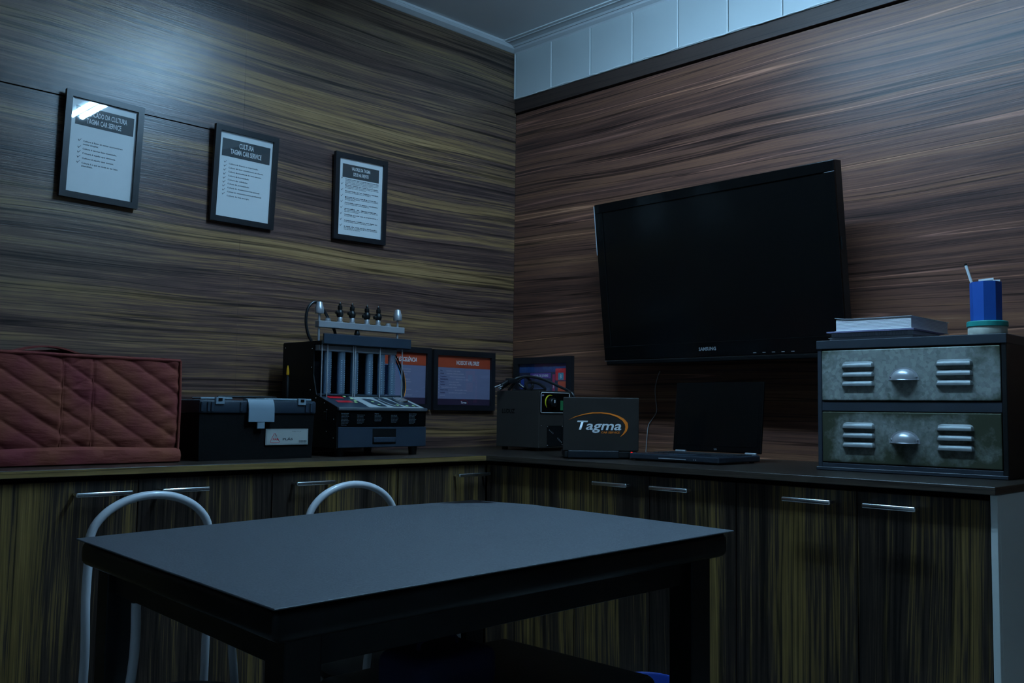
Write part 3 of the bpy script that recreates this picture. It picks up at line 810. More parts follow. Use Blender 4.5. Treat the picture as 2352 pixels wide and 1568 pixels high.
def paper_block(name, label, cat, M_, w, d, h, cover, group=None, spiral=False, curl=0.0, pm=None):
    t = thing(name, label, cat, M=M_, group=group)
    cv = .0012
    b = MB().box(0, w, 0, d, cv, h-cv); 
    b.build('pages', pm or M_PAPER, t)
    n = max(3, int(h/.004))
    b = MB()
    for k in range(1, n):
        z = cv+(h-2*cv)*k/n
        b.box(-.0004, w+.0004, -.0004, d+.0004, z-.00025, z+.00025)
    b.build('page_edges', M_LTX2, t)
    b = MB().box(-.003, w+.003, -.003, d+.003, 0, cv)
    b.build('back_cover', cover, t)
    b = MB().box(-.003, w+.003, -.003, d+.003, h-cv, h, 0)
    bmesh.ops.subdivide_edges(b.bm, edges=[e for e in b.bm.edges if abs((e.verts[0].co-e.verts[1].co).x) > .05], cuts=8, use_grid_fill=True)
    if curl:
        for v in b.bm.verts:
            tt = max(0, (w*.25 - v.co.x)/(w*.25)); v.co.z += curl*tt*tt
    b.build('front_cover', cover, t)
    if spiral:
        b = MB(); k = 0; y = .008
        while y < w-.008:
            b.tube([(y, -.002+math.cos(a_)*.0055, h*.5+math.sin(a_)*.006) for a_ in [2*PI*q/8 for q in range(8)]], .0007, 4, closed=True); y += .008
        b.build('spiral_binding', M_ALU, t)
    return t
MG = plain('grey_cover', (.30, .31, .33), .6); MW2 = plain('pale_cover', (.55, .55, .56), .5); MD2 = plain('dark_cover', (.05, .05, .06), .5); MLil = plain('lilac_cover', (.32, .30, .48), .5)
MPG = plain('grey_pages', (.50, .52, .54), .7)
def onlk(x, y, z, rz): return Matrix.Translation((x, y, z)) @ Matrix.Rotation(RZR+rz, 4, 'Z')
paper_block('notebook', 'pale notebook at the very bottom of the stack on the steel chest', 'notebook', onlk(-.385, -1.680, top+.0005, .03), .235, .200, .0085, MW2, 'notebooks stacked on the steel chest', pm=MPG)
paper_block('notebook', 'grey spiral notebook under the thick white book, second from the bottom', 'notebook', onlk(-.395, -1.690, top+.0095, .05), .228, .205, .012, MG, 'notebooks stacked on the steel chest', True, pm=MPG)
paper_block('folder', 'thin lilac folder directly under the thick white book', 'folder', onlk(-.405, -1.684, top+.022, .045), .240, .225, .0035, MLil, pm=MPG)
paper_block('book', 'thick white paged book on top of the stack on the steel chest', 'book', onlk(-.398, -1.706, top+.026, .02), .212, .262, .034, MW2, curl=.004)
# round tin with a teal lid, pencil cup standing on it
cx_, cy_ = -.352, -2.098
tin = thing('round_tin', 'low round white tin with teal lid under the blue pencil cup', 'tin', (cx_, cy_, top))
MB().lathe([(.0455, 0), (.0465, .002), (.0465, .024), (.0455, .026)], n=40).build('tin_body', plain('cream_cardboard', (.62, .62, .52), .7, var=.15, vscale=60), tin, smooth=True)
MB().lathe([(.0480, .022), (.0492, .023), (.0492, .034), (.0475, .036), (.0, .036)], n=40).build('lid', M_TEAL, tin, smooth=True)
cup = thing('pencil_cup', 'bright blue eight sided pencil cup with pen and cards', 'cup', (cx_+.001, cy_+.003, top+.0365), .2)
b = MB(); 
b.lathe([(.0375, 0), (.0380, .102), (.0355, .102), (.035, .004), (0, .004)], n=8)
b.build('cup_body', M_BLUEC, cup)
def stick(p0, p1, r, label, nm, cat, mt, tip=None):
    P0, P1 = Vector(p0), Vector(p1)
    o = thing(nm, label, cat, p0)
    MB().tube([(0, 0, 0), tuple((P1-P0)*.97)], r, 8).build('barrel', mt, o, smooth=True)
    MB().tube([tuple((P1-P0)*.97), tuple(P1-P0)], r*1.05, 8).build('cap', tip or mt, o, smooth=True)
    return o
stick((cx_-.008, cy_+.006, top+.0420), (cx_-.016, cy_+.046, top+.189), .0034, 'white pen leaning left out of the blue pencil cup', 'pen', 'pen', M_LOGOW, M_BPL)
def card(dx, dy, ang, w, h, tz_, label, mt):
    M_ = Matrix.Translation((cx_+dx, cy_+dy, top+.0420)) @ Matrix.Rotation(RZR+ang, 4, 'Z') @ Matrix.Rotation(tz_, 4, 'Y')
    o = MB().box(-w/2, w/2, -.0004, .0004, 0, h).build('card', mt)
    o.matrix_world = M_
    tag(o, label, 'card', 'cards in the blue pencil cup')
card(.004, -.004, .10, .036, .107, -.06, 'white card standing highest in the blue pencil cup', M_LOGOW)
card(-.006, -.004, -.15, .038, .101, -.04, 'grey card in the blue pencil cup, in front of the white ones', M_SLEEVE)
card(.016, -.010, .30, .030, .104, .02, 'small white card at the right edge of the blue pencil cup', M_PAPER)

# ------------------------------------------------------------------ quilted cover
qc = thing('quilted_cover', 'maroon quilted fabric cover over a boxy appliance at the left', 'cover', (-2.09, -.25, WT))
QX0, QX1, QY0, QY1, QH = -.38, .357, -.17, .17, .283
def puff(x, z):
    w = z
    h = 0.0
    per = .062
    inb = (.042 < x < .119)
    u = (z + .66*x + .012)/per
    h = abs(math.sin(PI*u))**.45
    if inb:
        u2 = (z - .66*x + .03)/per
        h = min(h, abs(math.sin(PI*u2))**.45*.6+.35)
    for xs in (.042, .119):
        h *= min(1, abs(x-xs)/.006)**.5
    for xs in (QX1,):
        h *= min(1, abs(x-xs)/.014)**.5
    wr_ = .25*math.sin(z*170+2.1*math.sin(x*31))*math.exp(-abs(x-QX1)/.06) + .22*math.sin(z*150+3*math.sin(x*24)+1)*math.exp(-abs(x-.03)/.07)*(z < .2)
    return (h + wr_)*.0062
b = MB(); nx, nz = 190, 90
grid = []
for j in range(nz+1):
    row = []
    for i in range(nx+1):
        x = QX0+(QX1-QX0)*i/nx; z = .038+(QH-.038)*j/nz
        y = QY0 - puff(x, z)
        if z < .065: y -= -.006*(1-(z-.038)/.027)
        row.append(b.bm.verts.new((x, y, z)))
    grid.append(row)
for j in range(nz):
    for i in range(nx): b.bm.faces.new([grid[j][i], grid[j][i+1], grid[j+1][i+1], grid[j+1][i]])
front = b.build('front_panel', M_QUILT, qc, smooth=False)
for p_ in front.data.polygons: p_.use_smooth = True
b = MB(); n2 = 30
for (ax, ) in (('side',),):
    rows_ = []
    for j in range(n2+1):
        row = []
        for i in range(n2+1):
            y = QY0+(QY1-QY0)*i/n2; z = .004+(QH-.004)*j/n2
            row.append(b.bm.verts.new((QX1+.004*abs(math.sin((z+.66*y)/.062*PI))**.5, y, z)))
        rows_.append(row)
    for j in range(n2):
        for i in range(n2): b.bm.faces.new([rows_[j][i], rows_[j][i+1], rows_[j+1][i+1], rows_[j+1][i]])
    b.quad([(QX0, QY0, 0), (QX0, QY1, 0), (QX0, QY1, QH), (QX0, QY0, QH)])
    b.quad([(QX0, QY1, 0), (QX1, QY1, 0), (QX1, QY1, QH), (QX0, QY1, QH)])
    rows_ = []
    for j in range(n2+1):
        row = []
        for i in range(n2+1):
            y = QY0+(QY1-QY0)*j/n2; x = QX0+(QX1-QX0)*i/n2
            row.append(b.bm.verts.new((x, y, QH+.006*abs(math.sin((y+.66*x)/.062*PI))**.5 + .008*math.exp(-((x-.02)/.07)**2))))
        rows_.append(row)
    for j in range(n2):
        for i in range(n2): b.bm.faces.new([rows_[j][i], rows_[j][i+1], rows_[j+1][i+1], rows_[j+1][i]])
b.build('side_and_top', M_QUILT, qc, smooth=True)
b = MB()
NX = 60; rr = []
for i in range(NX+1):
    x = QX0+(QX1+.004-QX0)*i/NX
    sag = .004*math.sin(x*9+1)
    col = [(x, QY0-.004, .044+sag), (x, QY0-.016, .036+sag), (x, QY0-.020-.002*math.sin(x*60), .020), (x, QY0-.017, .004), (x, QY0-.004, .0005)]
    rr.append([b.bm.verts.new(c_) for c_ in col])
for i in range(NX):
    for k in range(4): b.bm.faces.new([rr[i][k], rr[i+1][k], rr[i+1][k+1], rr[i][k+1]])
b.build('bottom_hem', M_QUILT, qc, smooth=True)
MB().tube([(QX0, QY0-.004, QH+.002), (-.05, QY0-.004, QH+.003), (.06, QY0-.005, QH+.001), (QX1, QY0-.004, QH)], .0045, 8, smooth_pts=8).build('piping', M_QUILT, qc, smooth=True)
MB().tube([(QX1+.001, QY0-.004, QH), (QX1+.003, QY0-.004, .16), (QX1+.001, QY0-.005, .03)], .004, 8, smooth_pts=6).build('piping', M_QUILT, qc, smooth=True)
for xs in (.042, .119):
    MB().tube([(xs, QY0-.001, .045), (xs+.001, QY0-.0022, .16), (xs, QY0-.001, QH)], .0016, 6, smooth_pts=4).build('seam', M_QUILT, qc, smooth=True)
b = MB(); prev = None
for i in range(17):
    x = -.07+.16*i/16; zz = QH+.008+.016*math.sin(PI*i/16)
    cur = [b.bm.verts.new((x, QY0+.012, zz)), b.bm.verts.new((x, QY0+.05, zz+.002)), b.bm.verts.new((x, QY0+.05, zz-.003)), b.bm.verts.new((x, QY0+.012, zz-.004))]
    if prev:
        for k in range(4): b.bm.faces.new([prev[k], prev[(k+1) % 4], cur[(k+1) % 4], cur[k]])
    prev = cur
b.build('handle_strap', M_QUILT, qc, smooth=True)

# ------------------------------------------------------------------ toolbox
tb = thing('toolbox', 'black plastic toolbox with grey clasp between quilted cover and machine', 'toolbox', (-1.470, -.315, WT))
b = MB(); b.prism([(-.192, -.092), (.192, -.092), (.192, .095), (-.192, .095)], 'Z', 0, .136)
for v in b.bm.verts:
    if v.co.z < .01: v.co.x *= .98; v.co.y *= .97
b.build('body', M_BPLr, tb)
b = MB().box(-.196, .196, -.098, .10, .137, .176, .006, 2); b.build('lid', M_NAVY, tb, smooth=True)
b = MB()
for (x0, x1) in ((-.192, -.185), (-.172, -.165), (-.16, -.153), (-.068, -.061), (.155, .162), (.172, .179)):
    MB().box(x0, x1, -.102, -.0975, .142, .170, .001).build('lid_rib', M_NAVY, tb)
MB().box(-.186, -.085, -.085, -.03, .1765, .1835, .002).build('organiser_hatch', M_SLEEVE, tb)
MB().box(.020, .186, -.085, -.03, .1765, .1835, .002).build('organiser_hatch', M_SLEEVE, tb)
for xc in (-.133, .142):
    b = MB().box(xc-.014, xc+.014, -.102, -.092, .163, .184, .0015)
    o = b.build('clasp', M_SLEEVE, tb)
    MB().box(xc-.006, xc+.006, -.1035, -.1018, .173, .181).build('clasp_slot', M_BLACK, o)
# big centre latch, curved
b = MB(); pr = [(-.070, .180), (-.085, .182), (-.098, .179), (-.105, .168), (-.108, .150), (-.108, .112), (-.104, .112), (-.1035, .150), (-.100, .165), (-.095, .174), (-.085, .177), (-.070, .176)]
b.prism(pr, 'X', -.044, .042)
b.build('centre_latch', M_SLEEVE, tb, smooth=True, label='wide grey curved latch')
MB().box(-.014, .011, -.107, -.101, .092, .113, .001).build('latch_tongue', M_SLEEVE, tb)
MB().tube([(-.10, -.02, .176), (-.098, -.02, .183), (-.08, -.02, .186), (.08, -.02, .186), (.098, -.02, .183), (.10, -.02, .176)], .004, 8, smooth_pts=3).build('carry_handle', M_BPL, tb, smooth=True)
st = MB().box(.022, .171, -.0945, -.0930, .042, .091, .0005).build('sticker', plain('silver_sticker', (.38, .39, .36), .4), tb)
b = MB()
for (x0, x1, z0, z1) in ((.0245, .1685, .0880, .0887), (.0245, .1685, .0443, .0450), (.0245, .0252, .0443, .0887), (.1678, .1685, .0443, .0887)): b.quad(q4(x0, x1, z0, z1, -.0948))
b.build('sticker_border', M_INK, st)
b = MB(); b.tube([(.038, -.0948, .052), (.050, -.0948, .076), (.054, -.0948, .077), (.059, -.0948, .069)], .0007, 4); b.tube([(.063, -.0948, .063), (.070, -.0948, .051), (.066, -.0948, .0495), (.040, -.0948, .0495), (.038, -.0948, .052)], .0007, 4)
b.build('recycling_triangle', M_RED, st)
text_part('red_lettering', [('FAR', .046, .0565, .0062, 1.3, 'LEFT', .02, 0)], M_RED, st, -.0949)
text_part('dark_lettering', [('PLÁS', .080, .0565, .0062, 1.9, 'LEFT', .04, 0), ('10 BOX 17 X 40', .112, .0815, .003, 1.1, 'LEFT', 0, 0)], M_INK, st, -.0949)
b = MB(); x = .138
for k in range(16):
    w = random.choice((.0005, .0009, .0013)); b.quad(q4(x, x+w, .048, .056, -.0948)); x += w+.0008
b.build('barcode', M_INK, st)

# ------------------------------------------------------------------ injector cleaning machine
mc = thing('injector_machine', 'black and dark blue injector tester with glass tubes and sloping control panel', 'machine', (-1.010, -.41, WT))
X0, X1 = -.181, .181
# lower cabinet (side profile), y measured from the front face
prof = [(0, .028), (.31, .028), (.31, .195), (.135, .195), (.0, .158)]
MB().prism(prof, 'X', X0+.002, X1-.002).build('lower_body', M_MBLK, mc)
side = [(.0, .028), (.335, .028), (.335, .375), (.145, .375), (.145, .265), (.125, .20), (.003, .160)]
MB().prism(side, 'X', X0-.002, X0+.002).build('side_plate', M_MBLK, mc)
b = MB()
for (y, z) in ((.155, .352), (.32, .360), (.155, .29), (.16, .215), (.125, .188), (.075, .172), (.02, .12), (.02, .06), (.06, .15), (.06, .08), (.15, .13), (.15, .06)):
    MB().lathe([(0, 0), (.0022, 0), (.0014, .0014), (0, .0018)], n=8, M=Matrix.Translation((X0-.002, y, z)) @ Matrix.Rotation(-PI/2, 4, 'Y'), cap=False).build('screw', M_CHROME, mc)
MB().box(X0-.006, X0-.002, .055, .075, .115, .145, .002).build('power_socket', M_BPL, mc)
MB().box(X0+.002, X1-.03, .20, .335, .195, .372, .002).build('upper_back_box', M_MBLK, mc)
MB().box(X0+.004, X1-.032, .190, .1985, .198, .30, .001).build('light_board', plain('blue_board', (.06, .10, .14), .5), mc, label='dark blue board behind the tubes')
# front: text strip, drawer
MB().box(X0, X1, -.003, .0, .098, .148, .001).build('text_strip', M_GLOSS, mc)
tl = []
cols = [(-.170, .055, 'Menu de Funções', 8), (-.108, .055, '', 7), (-.038, .058, 'Programas', 5), (.030, .060, '', 6), (.106, .055, 'Esquema de Pressão', 7)]
samples = ['Seleção do teste', 'Tempo de injeção ms', 'Rotação do motor rpm', 'Leque e vazão total', 'Limpeza ultrassônica', 'Estanqueidade dos bicos', 'Pulso aberto contínuo', 'Equalização da vazão']
for (cx0, cw, hd, n) in cols:
    if hd: tl.append((hd, cx0, .138, .0030, .95, 'LEFT', .03, 0))
    for k in range(n): tl.append((samples[(k+int(abs(cx0)*100)) % 8], cx0, .1335-.0046*k, .0022, 1.0, 'LEFT', .01, 0))
text_part('printed_text', tl, plain('print_blue_grey', (.16, .18, .20), .5), mc, -.0034)
dr = MB().box(X0, X1, -.005, .02, .029, .0955, .0012).build('drawer', M_NAVY, mc)
b = MB(); b.box(-.046, .050, -.0062, -.0048, .0400, .0895)
b.build('handle_recess', M_BLACK, dr)
MB().box(-.044, .048, -.0105, -.006, .044, .062, .003, 2).build('pull_lip', M_NAVY, dr)
MB().box(X0-.003, X1+.003, -.010, .002, .148, .160, .004, 2).build('console_nose', plain('slate_enamel', (.075, .085, .095), .35), mc, smooth=True)
for fx in (X0+.03, X1-.03):
    for fy in (.03, .29):
        MB().lathe([(.013, 0), (.016, .027)], (fx, fy, 0), 16).build('foot', M_BPL, mc, smooth=True)
# sloping console: local u along x (0..1), v from the front edge to the back (0..1)
dy_, dz_ = .135, .040
def CP(u, v, e=0.0):
    n_ = Vector((0, -dz_, dy_)).normalized()
    return Vector((X0+(X1-X0)*u, .0+dy_*v, .1585+dz_*v)) + n_*e
def cpoly(pts, e): return [tuple(CP(u, v, e)) for u, v in pts]
b = MB(); A_ = [b.bm.verts.new(CP(u, v, .0004)) for u, v in ((0, 0), (1, 0), (1, 1), (0, 1))]; b.bm.faces.new(A_)
b.build('console_dark_area', M_NAVY, mc)
b = MB().quad(cpoly([(.345, .02), (.985, .02), (.985, .98), (.33, .98), (.352, .7), (.357, .35)], .0009)); cp = b.build('console_light_area', M_CONS, mc)
for (u0, u1, v0, v1) in ((.09, .255, .72, .88), (.10, .27, .38, .54)):
    MB().quad(cpoly([(u0, v0), (u1, v0), (u1, v1), (u0, v1)], .0014)).build('red_display', M_REDL, mc)
b = MB()
for (u, v) in ((.285, .86), (.325, .70), (.325, .54), (.295, .40), (.50, .46), (.51, .22), (.715, .20), (.82, .16), (.90, .16)):
    pts = []
    for k in range(14):
        a_ = 2*PI*k/14; pts.append((u+math.cos(a_)*.016, v+math.sin(a_)*.045))
    b.quad(cpoly(pts, .0024))
b.build('round_button', M_GREEN, mc)
for (ua, ub) in ((.445, .57), (.605, .755), (.775, .945)):
    MB().quad(cpoly([(ua, .72 if ua < .5 else .84), (ub-.04, .72 if ua < .5 else .84), (ub, .5), (ub, .08), (ua+.045, .08), (ua, .3)], .0016)).build('button_panel', M_NAVY, cp)
MB().tube([tuple(CP(.63, .7, .002)), tuple(CP(.645, .3, .002)), tuple(CP(.68, .14, .002))], .0012, 4).build('printed_line', M_CONS, cp)
g_M = Matrix.Translation(CP(.862, .60, .0015)) @ Matrix.Rotation(math.atan2(dz_, dy_), 4, 'X')
ga = MB().lathe([(.027, 0), (.0285, .003), (.0275, .0065), (.025, .007), (.0245, .0045), (0, .0045)], n=36, M=g_M).build('pressure_gauge', M_CHROME, mc, smooth=True)
MB().lathe([(.0245, .005), (0, .0052)], n=36, M=g_M, cap=False).build('gauge_dial', plain('gauge_dial_grey', (.22, .24, .26), .4), ga)
MB().tube([tuple(g_M @ Vector((0, 0, .0058))), tuple(g_M @ Vector((-.014, -.012, .0058)))], .0006, 4).build('gauge_needle', M_INK, ga)
MB().lathe([(.0247, .0062), (.016, .0078), (0, .0084)], n=36, M=g_M, cap=False).build('gauge_glass', M_GLASS, ga, smooth=True)
# tube rack
YT = .135
MB().box(X0-.001, X1+.007, .100, .335, .366, .378, .001).build('top_plate', M_MBLK, mc)
MB().box(X0+.006, X1+.010, .098, .106, .368, .402, .0012).build('front_bar', M_NAVY, mc, label='dark blue enamelled cross bar')
MB().box(X0+.004, X1-.035, YT-.014, YT+.014, .346, .3655, .002).build('upper_manifold', M_ALU, mc)
MB().box(X0+.004, X1-.006, YT-.018, YT+.03, .1965, .203, .002).build('lower_manifold', M_NAVY, mc)
TX = [-.135, -.080, -.026, .036, .088, .134]
for tx in TX:
    t_ = MB().lathe([(.0135, .204), (.0135, .345), (.0118, .345), (.0118, .204)], (tx, YT, 0), 20, cap=False).build('graduated_tube', M_TUBEG, mc, smooth=True)
    b = MB()
    for k in range(18):
        z = .210+.0062*k
        for a0, a1 in ((-2.2, -1.9), (-1.2, -.9)):
            rr_ = .0139
            pa = [(tx+rr_*math.cos(a0), YT+rr_*math.sin(a0)), (tx+rr_*math.cos(a1), YT+rr_*math.sin(a1))]
            b.quad([(pa[0][0], pa[0][1], z), (pa[1][0], pa[1][1], z), (pa[1][0], pa[1][1], z+.0012), (pa[0][0], pa[0][1], z+.0012)])
    b.build('scale_marks', plain('scale_print', (.55, .60, .62), .5) if 'scale_print' not in bpy.data.materials else bpy.data.materials['scale_print'], t_)
MB().box(X0+.010, X1-.022, YT+.020, YT+.024, .206, .312, .0005).build('tinted_screen', M_TUBEB, mc)
for rx in (-.172, -.150, -.046, -.038, .066, .163):
    MB().tube([(rx, YT-.022, .19), (rx, YT-.022, .37)], .0022, 8).build('tie_rod', M_ALUD, mc, smooth=True)
# pressure rail with knobs and injectors
YR = .14
MB().box(X0+.004, X1+.003, YR-.012, YR+.012, .424, .446, .0015).build('pressure_rail', M_ALU, mc, label='brushed aluminium rail')
for rx in (-.169, .160):
    MB().tube([(rx, YR, .378), (rx, YR, .474)], .004, 10).build('rail_rod', M_ALUD, mc, smooth=True)
    MB().lathe([(.0145, .470), (.0155, .472), (.0155, .488), (.0125, .496), (.0100, .506), (.0080, .509), (0, .509)], (rx, YR, 0), 20).build('rail_knob', M_ALUD, mc, smooth=True)
for bx in (-.135, .118):
    MB().lathe([(.011, .446), (.011, .451), (.0085, .452), (.0085, .457), (0, .457)], (bx, YR, 0), 6 if bx < -1 else 18).build('rail_bolt', M_ALUD, mc, smooth=True)
for jx in (-.086, -.036, .026, .074):
    MB().lathe([(.0105, .446), (.0105, .450), (.0082, .451), (.0088, .462), (.0075, .464)], (jx, YR, 0), 16).build('injector_collar', M_ALUD, mc, smooth=True)
    ij = MB()
    ij.lathe([(.0075, .463), (.0110, .468), (.0125, .476), (.0105, .486), (.0070, .489), (.0085, .493), (.0080, .502), (.0050, .504), (.0045, .510), (0, .512)], (jx+random.uniform(-.001, .001), YR, 0), 16)
    ij.box(jx-.019, jx-.006, YR-.006, YR+.006, .468, .479, .002, M=Matrix.Translation((jx, 0, .474)) @ Matrix.Rotation(random.uniform(-.1, .5), 4, 'Y') @ Matrix.Translation((-jx, 0, -.474)))
    ij.build('fuel_injector', M_BPL, mc, smooth=True)
    MB().lathe([(.0022, .511), (.002, .515), (0, .516)], (jx, YR, 0), 8).build('injector_tip', M_CHROME, mc, smooth=True)
MB().lathe([(.008, .402), (.010, .405), (.010, .413), (.006, .424)], (-.014, YR, 0), 14).build('rail_fitting', M_BPL, mc, smooth=True)
MB().tube([(-.190, .15, .377), (-.204, .15, .40), (-.213, .15, .44), (-.208, .15, .482), (-.186, .15, .507), (-.160, .15, .500), (-.135, .15, .470), (-.115, .15, .440), (-.098, .15, .412), (-.090, .16, .379)], .0052, 10, smooth_pts=6).build('black_hose', plain('black_rubber', (.012, .012, .013), .3), mc, smooth=True)
for k, (off, m_) in enumerate(((0, M_BPL), (.006, M_BPL), (.011, plain('orange_wire', (.75, .22, .01), .5)), (-.006, plain('blue_wire', (.08, .30, .60), .5)), (.003, M_BPL))):
    MB().tube([(.148+off*.3, .16+k*.004, .366), (.170+off*.6, .15+k*.004, .335), (.190+off, .145+k*.003, .285), (.192+off, .14, .235), (.178+off, .13, .200)], .0026 if m_ is M_BPL else .0014, 8, smooth_pts=6).build('injector_lead', m_, mc, smooth=True)
b = MB().lathe([(.006, .19), (.006, .255), (.0045, .258), (.0045, .265)], (X0-.028, .26, 0), 12).build('side_plug', M_BPL, mc, smooth=True)
MB().lathe([(.0045, .265), (.0055, .27), (.004, .285), (.0015, .297), (0, .298)], (X0-.028, .26, 0), 12).build('plug_tip', plain('amber_tip', (.80, .36, .01), .4), b, smooth=True)
MB().tube([(X0-.028, .26, .192), (X0-.026, .265, .165), (X0-.010, .27, .150), (X0+.001, .275, .150)], .003, 8, smooth_pts=4).build('plug_lead', M_BPL, mc, smooth=True)

# ------------------------------------------------------------------ grey electric box
gb = thing('grey_box', 'dark grey metal box with dial and cables in the corner of the worktop', 'box', (-.283, -.432, WT))
BW, BD, BH = .205, .235, .233
MB().box(0, BW, 0, BD, .012, BH, .002, 2).build('housing', M_GRBOX, gb)
for fx in (.025, BW-.025):
    for fy in (.025, BD-.025): MB().lathe([(.012, 0), (.012, .013)], (fx, fy, 0), 12).build('foot', M_BPL, gb)
# face towards the left part of the room (normal -X): brand lettering
text_part('brand_text', [('LUDUZ', 0, 0, .016, .95, 'LEFT', .05, .1)], M_BLACK, gb, 0, M=Matrix.Translation((-.0008, .205, .145)) @ Matrix.Rotation(RZR, 4, 'Z'))
# control plate on the front (normal -Y)
pl_ = MB().box(.004, .172, -.003, 0, .146, .228, .001).build('control_plate', M_GLOSS, gb)
MB().tube([(.007, -.0036, .150), (.007, -.0036, .222), (.012, -.0036, .226), (.166, -.0036, .226), (.170, -.0036, .222), (.170, -.0036, .150), (.166, -.0036, .148), (.010, -.0036, .148)], .0012, 5, closed=True).build('plate_outline', M_LTXT, pl_)
arc = []
for k in range(17):
    a_ = math.radians(70+155*k/16); arc.append((.060+math.cos(a_)*.028, -.0038, .188+math.sin(a_)*.028))
MB().tube(arc, [.0012+.0014*math.sin(PI*k/16) for k in range(17)], 5).build('yellow_arc', M_YELLOW, pl_)
MB().lathe([(.019, 0), (.018, .014), (.015, .017), (0, .018)], n=24, M=Matrix.Translation((.066, -.003, .188)) @ Matrix.Rotation(PI/2, 4, 'X')).build('dial_knob', M_BPL, pl_, smooth=True)
MB().box(.064, .068, -.0225, -.0208, .186, .198).build('knob_mark', M_LTXT, pl_)
MB().box(.118, .150, -.0042, -.003, .158, .196, .0005).build('green_label', plain('green_label', (.02, .16, .05), .5), pl_)
text_part('dial_text', [('OFF', .012, .212, .006, .8, 'LEFT', .02, 0)], M_LTX2, pl_, -.0034)
vp = MB().box(.045, .135, -.002, 0, .018, .098, .0005).build('vent_plate', M_BLACK, gb)
b = MB()
for (x, z) in ((.048, .094), (.132, .095), (.048, .022), (.132, .023), (.012, .098)):
    MB().lathe([(0, 0), (.0024, 0), (.0015, .0014), (0, .0018)], n=8, M=Matrix.Translation((x, -.002, z)) @ Matrix.Rotation(PI/2, 4, 'X'), cap=False).build('screw', M_CHROME, vp)
b = MB()
for k in range(4):
    b.box(.056+k*.007, .0575+k*.007, -.003, -.0018, .078-.004*k, .083-.004*k); b.box(.105+k*.007, .1065+k*.007, -.003, -.0018, .045-.005*k, .051-.005*k)
b.build('vent_slots', M_ALU, vp)
# cables heaped on the box
rub = bpy.data.materials['black_rubber']
cbs = [[(-.020, .20, .237), (-.002, .19, .250), (.05, .17, .285), (.10, .15, .292), (.15, .12, .282), (.175, .07, .258), (.190, .00, .225), (.200, -.010, .18)],
       [(.03, .20, .2345), (.045, .18, .265), (.08, .16, .290), (.12, .17, .280), (.13, .16, .255), (.10, .15, .240), (.07, .15, .246), (.06, .17, .262)],
       [(.02, .08, .237), (.05, .12, .262), (.10, .14, .270), (.14, .13, .262), (.16, .12, .240), (.14, .18, .2365), (.08, .20, .2365), (.03, .17, .2365)]]
for c_ in cbs: MB().tube(c_, .0055, 8, smooth_pts=6).build('cable', rub, gb, smooth=True)
pg = MB().box(.0, .05, .165, .19, .262, .284, .005, 2).build('plug', rub, gb, smooth=True)
b = MB(); b.tube([(-.050, .196, .246), (-.022, .19, .256)], .0024, 6); b.tube([(-.048, .178, .243), (-.020, .180, .252)], .0024, 6)
b.build('plug_pins', M_ALUD, gb)
MB().tube([(-.022, .186, .254), (.0, .18, .268), (.02, .178, .274)], .009, 10).build('plug_body', rub, gb, smooth=True)

# ------------------------------------------------------------------ small laptop seen from behind
al_ = math.atan2(-.703, .711)
nb = thing('laptop', 'small dark laptop seen from behind, orange and white logo on its lid', 'laptop', (-.517, -.938, WT), al_)
MB().box(-.120, .120, 0, .165, .004, .026, .003, 2).build('base', M_BPL, nb)
MB().box(-.108, .060, -.010, .0, .003, .028, .003, 2).build('battery', plain('battery_dark', (.010, .012, .015), .35, spec=.3), nb)
b = MB()
for fx in (-.1, .1):
    for fy in (.012, .15): b.lathe([(.006, 0), (.006, .005)], (fx, fy, 0), 10)
b.build('feet', M_BPL, nb)
lidM = Matrix.Translation((0, .006, .0265)) @ Matrix.Rotation(.06, 4, 'X')
ld = MB().box(-.125, .125, -.008, 0, 0, .176, .003, 3).build('lid', plain('lid_dark_grey', (.026, .021, .018), .5, spec=.2), nb, M=lidM)
MB().box(-.112, .112, 0, .0012, .012, .166).build('screen', M_TVSC, ld)
text_part('logo_text', [('Tagma', -.086, .070, .0295, -.146, 'LEFT', .022, .22)], M_LOGOW, ld, -.0086)
text_part('logo_subtext', [('CAR SERVICE', .000, .0585, .0062, -.062, 'LEFT', .03, .2)], M_LOGO, ld, -.0086)
# swoosh: tapered crescent
outer = [(-.108, .101), (-.085, .113), (-.06, .121), (-.03, .127), (.0, .128), (.03, .125), (.055, .118), (.075, .108), (.088, .094), (.090, .080), (.085, .066), (.075, .055), (.063, .047)]
thick = [.0, .0022, .003, .0035, .004, .0045, .006, .0085, .0105, .0095, .007, .004, 0]
b = MB(); prev = None
for i, ((x, z), t) in enumerate(zip(outer, thick)):
    a0 = outer[max(0, i-1)]; a1 = outer[min(len(outer)-1, i+1)]
    d = Vector((a1[0]-a0[0], a1[1]-a0[1])).normalized(); nn = Vector((-d.y, d.x))
    cur = [b.bm.verts.new((x, -.0087, z)), b.bm.verts.new((x-nn.x*t, -.0087, z-nn.y*t))]
    if prev: b.bm.faces.new([prev[0], cur[0], cur[1], prev[1]])
    prev = cur
bmesh.ops.remove_doubles(b.bm, verts=b.bm.verts, dist=1e-5)
b.build('logo_swoosh', M_LOGO, ld)
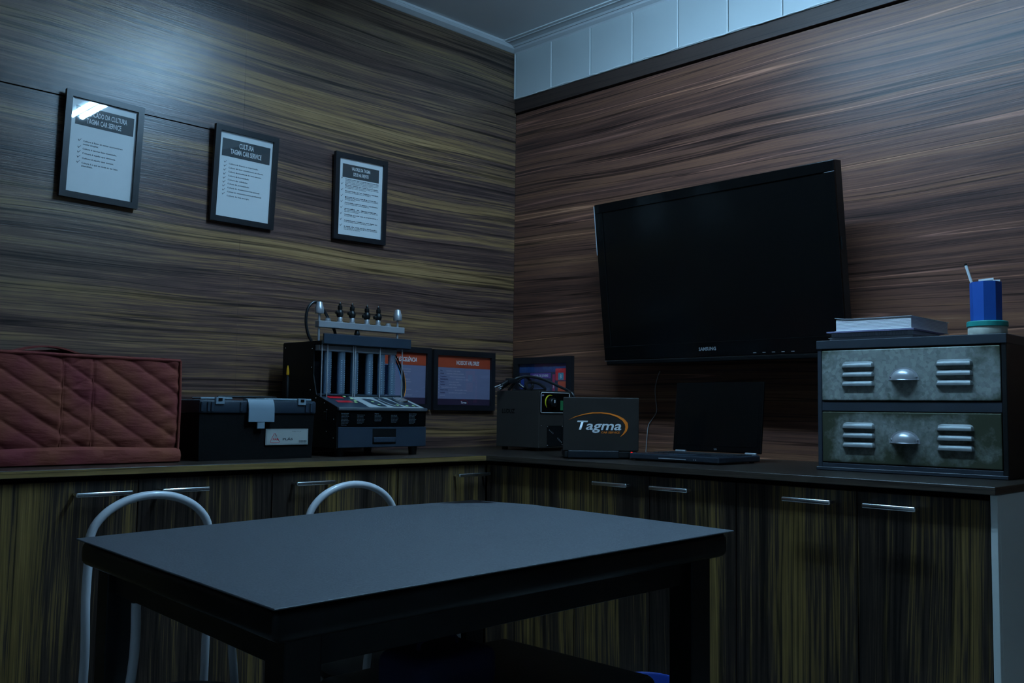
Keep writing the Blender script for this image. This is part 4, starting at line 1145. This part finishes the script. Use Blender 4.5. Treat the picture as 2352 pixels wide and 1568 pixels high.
# power plug with a red light at its right corner
pp = thing('power_jack', 'small black power jack with a glowing red light beside the logo laptop', 'connector', (-.462, -1.0235, WT), al_)
MB().tube([(0, -.002, .020), (0, .022, .020)], .006, 10).build('jack_body', M_BPL, pp, smooth=True)
MB().tube([(.004, .004, .018), (.016, -.004, .010), (.028, .010, .004), (.032, .030, .0032), (.034, .080, .0032), (.030, .150, .0032)], .0026, 8, smooth_pts=5).build('jack_cord', M_BPL, pp, smooth=True)
MB().lathe([(.0038, 0), (.0032, .003), (0, .0035)], n=10, M=Matrix.Translation((0, -.0022, .022)) @ Matrix.Rotation(PI/2, 4, 'X')).build('red_light', M_LED, pp, smooth=True)
MB().box(-.006, .006, -.002, .018, 0, .015, .002).build('jack_foot', M_BPL, pp)

# ------------------------------------------------------------------ open black laptop
lp = thing('laptop', 'open black laptop with dark screen beside the steel chest', 'laptop', (-.49, -1.2055, WT), RZR)
MB().box(-.170, .170, 0, .235, .004, .024, .004, 2).build('base', plain('laptop_base_gloss', (.022, .027, .035), .2, spec=.5), lp)
b = MB()
for fx in (-.15, .15):
    for fy in (.02, .215): b.lathe([(.008, 0), (.008, .005)], (fx, fy, 0), 10)
b.build('feet', M_BPL, lp)
b = MB()
for r_ in range(6):
    for k in range(15): b.box(-.150+k*.0203, -.132+k*.0203, .105+r_*.0185, .121+r_*.0185, .0241, .0262)
b.build('keyboard', plain('key_black', (.02, .02, .022), .4), lp, kind='stuff')
MB().box(-.045, .045, .022, .078, .0241, .0246).build('touchpad', M_NAVY, lp)
sM = Matrix.Translation((0, .238, .0275)) @ Matrix.Rotation(-.10, 4, 'X')
sc = MB().box(-.170, .170, 0, .008, 0, .232, .003, 2).build('lid', M_GLOSS, lp, M=sM)
MB().box(-.155, .155, -.0008, 0, .020, .218).build('screen', M_TVSC, sc)
for hx in (-.135, .135): MB().tube([(hx-.02, .236, .0262), (hx+.02, .236, .0262)], .0045, 10).build('hinge', M_ALU, lp, smooth=True)
text_part('brand_text', [('LG', 0, .007, .006, 1, 'CENTER', .03, 0)], M_ALU, sc, -.0005)
b = MB(); b.box(-.06, -.03, .001, .0015, .0, .0); 
MB().box(-.052, .052, -.0012, 0, .010, .013, .0003).build('front_strip', M_ALU, lp)
b = MB(); [b.lathe([(.0012, 0), (0, .001)], n=6, M=Matrix.Translation((.08+.008*k, -.0002, .012)) @ Matrix.Rotation(PI/2, 4, 'X'), cap=False) for k in range(2)]
b.build('status_lights', M_LOGOW, lp)
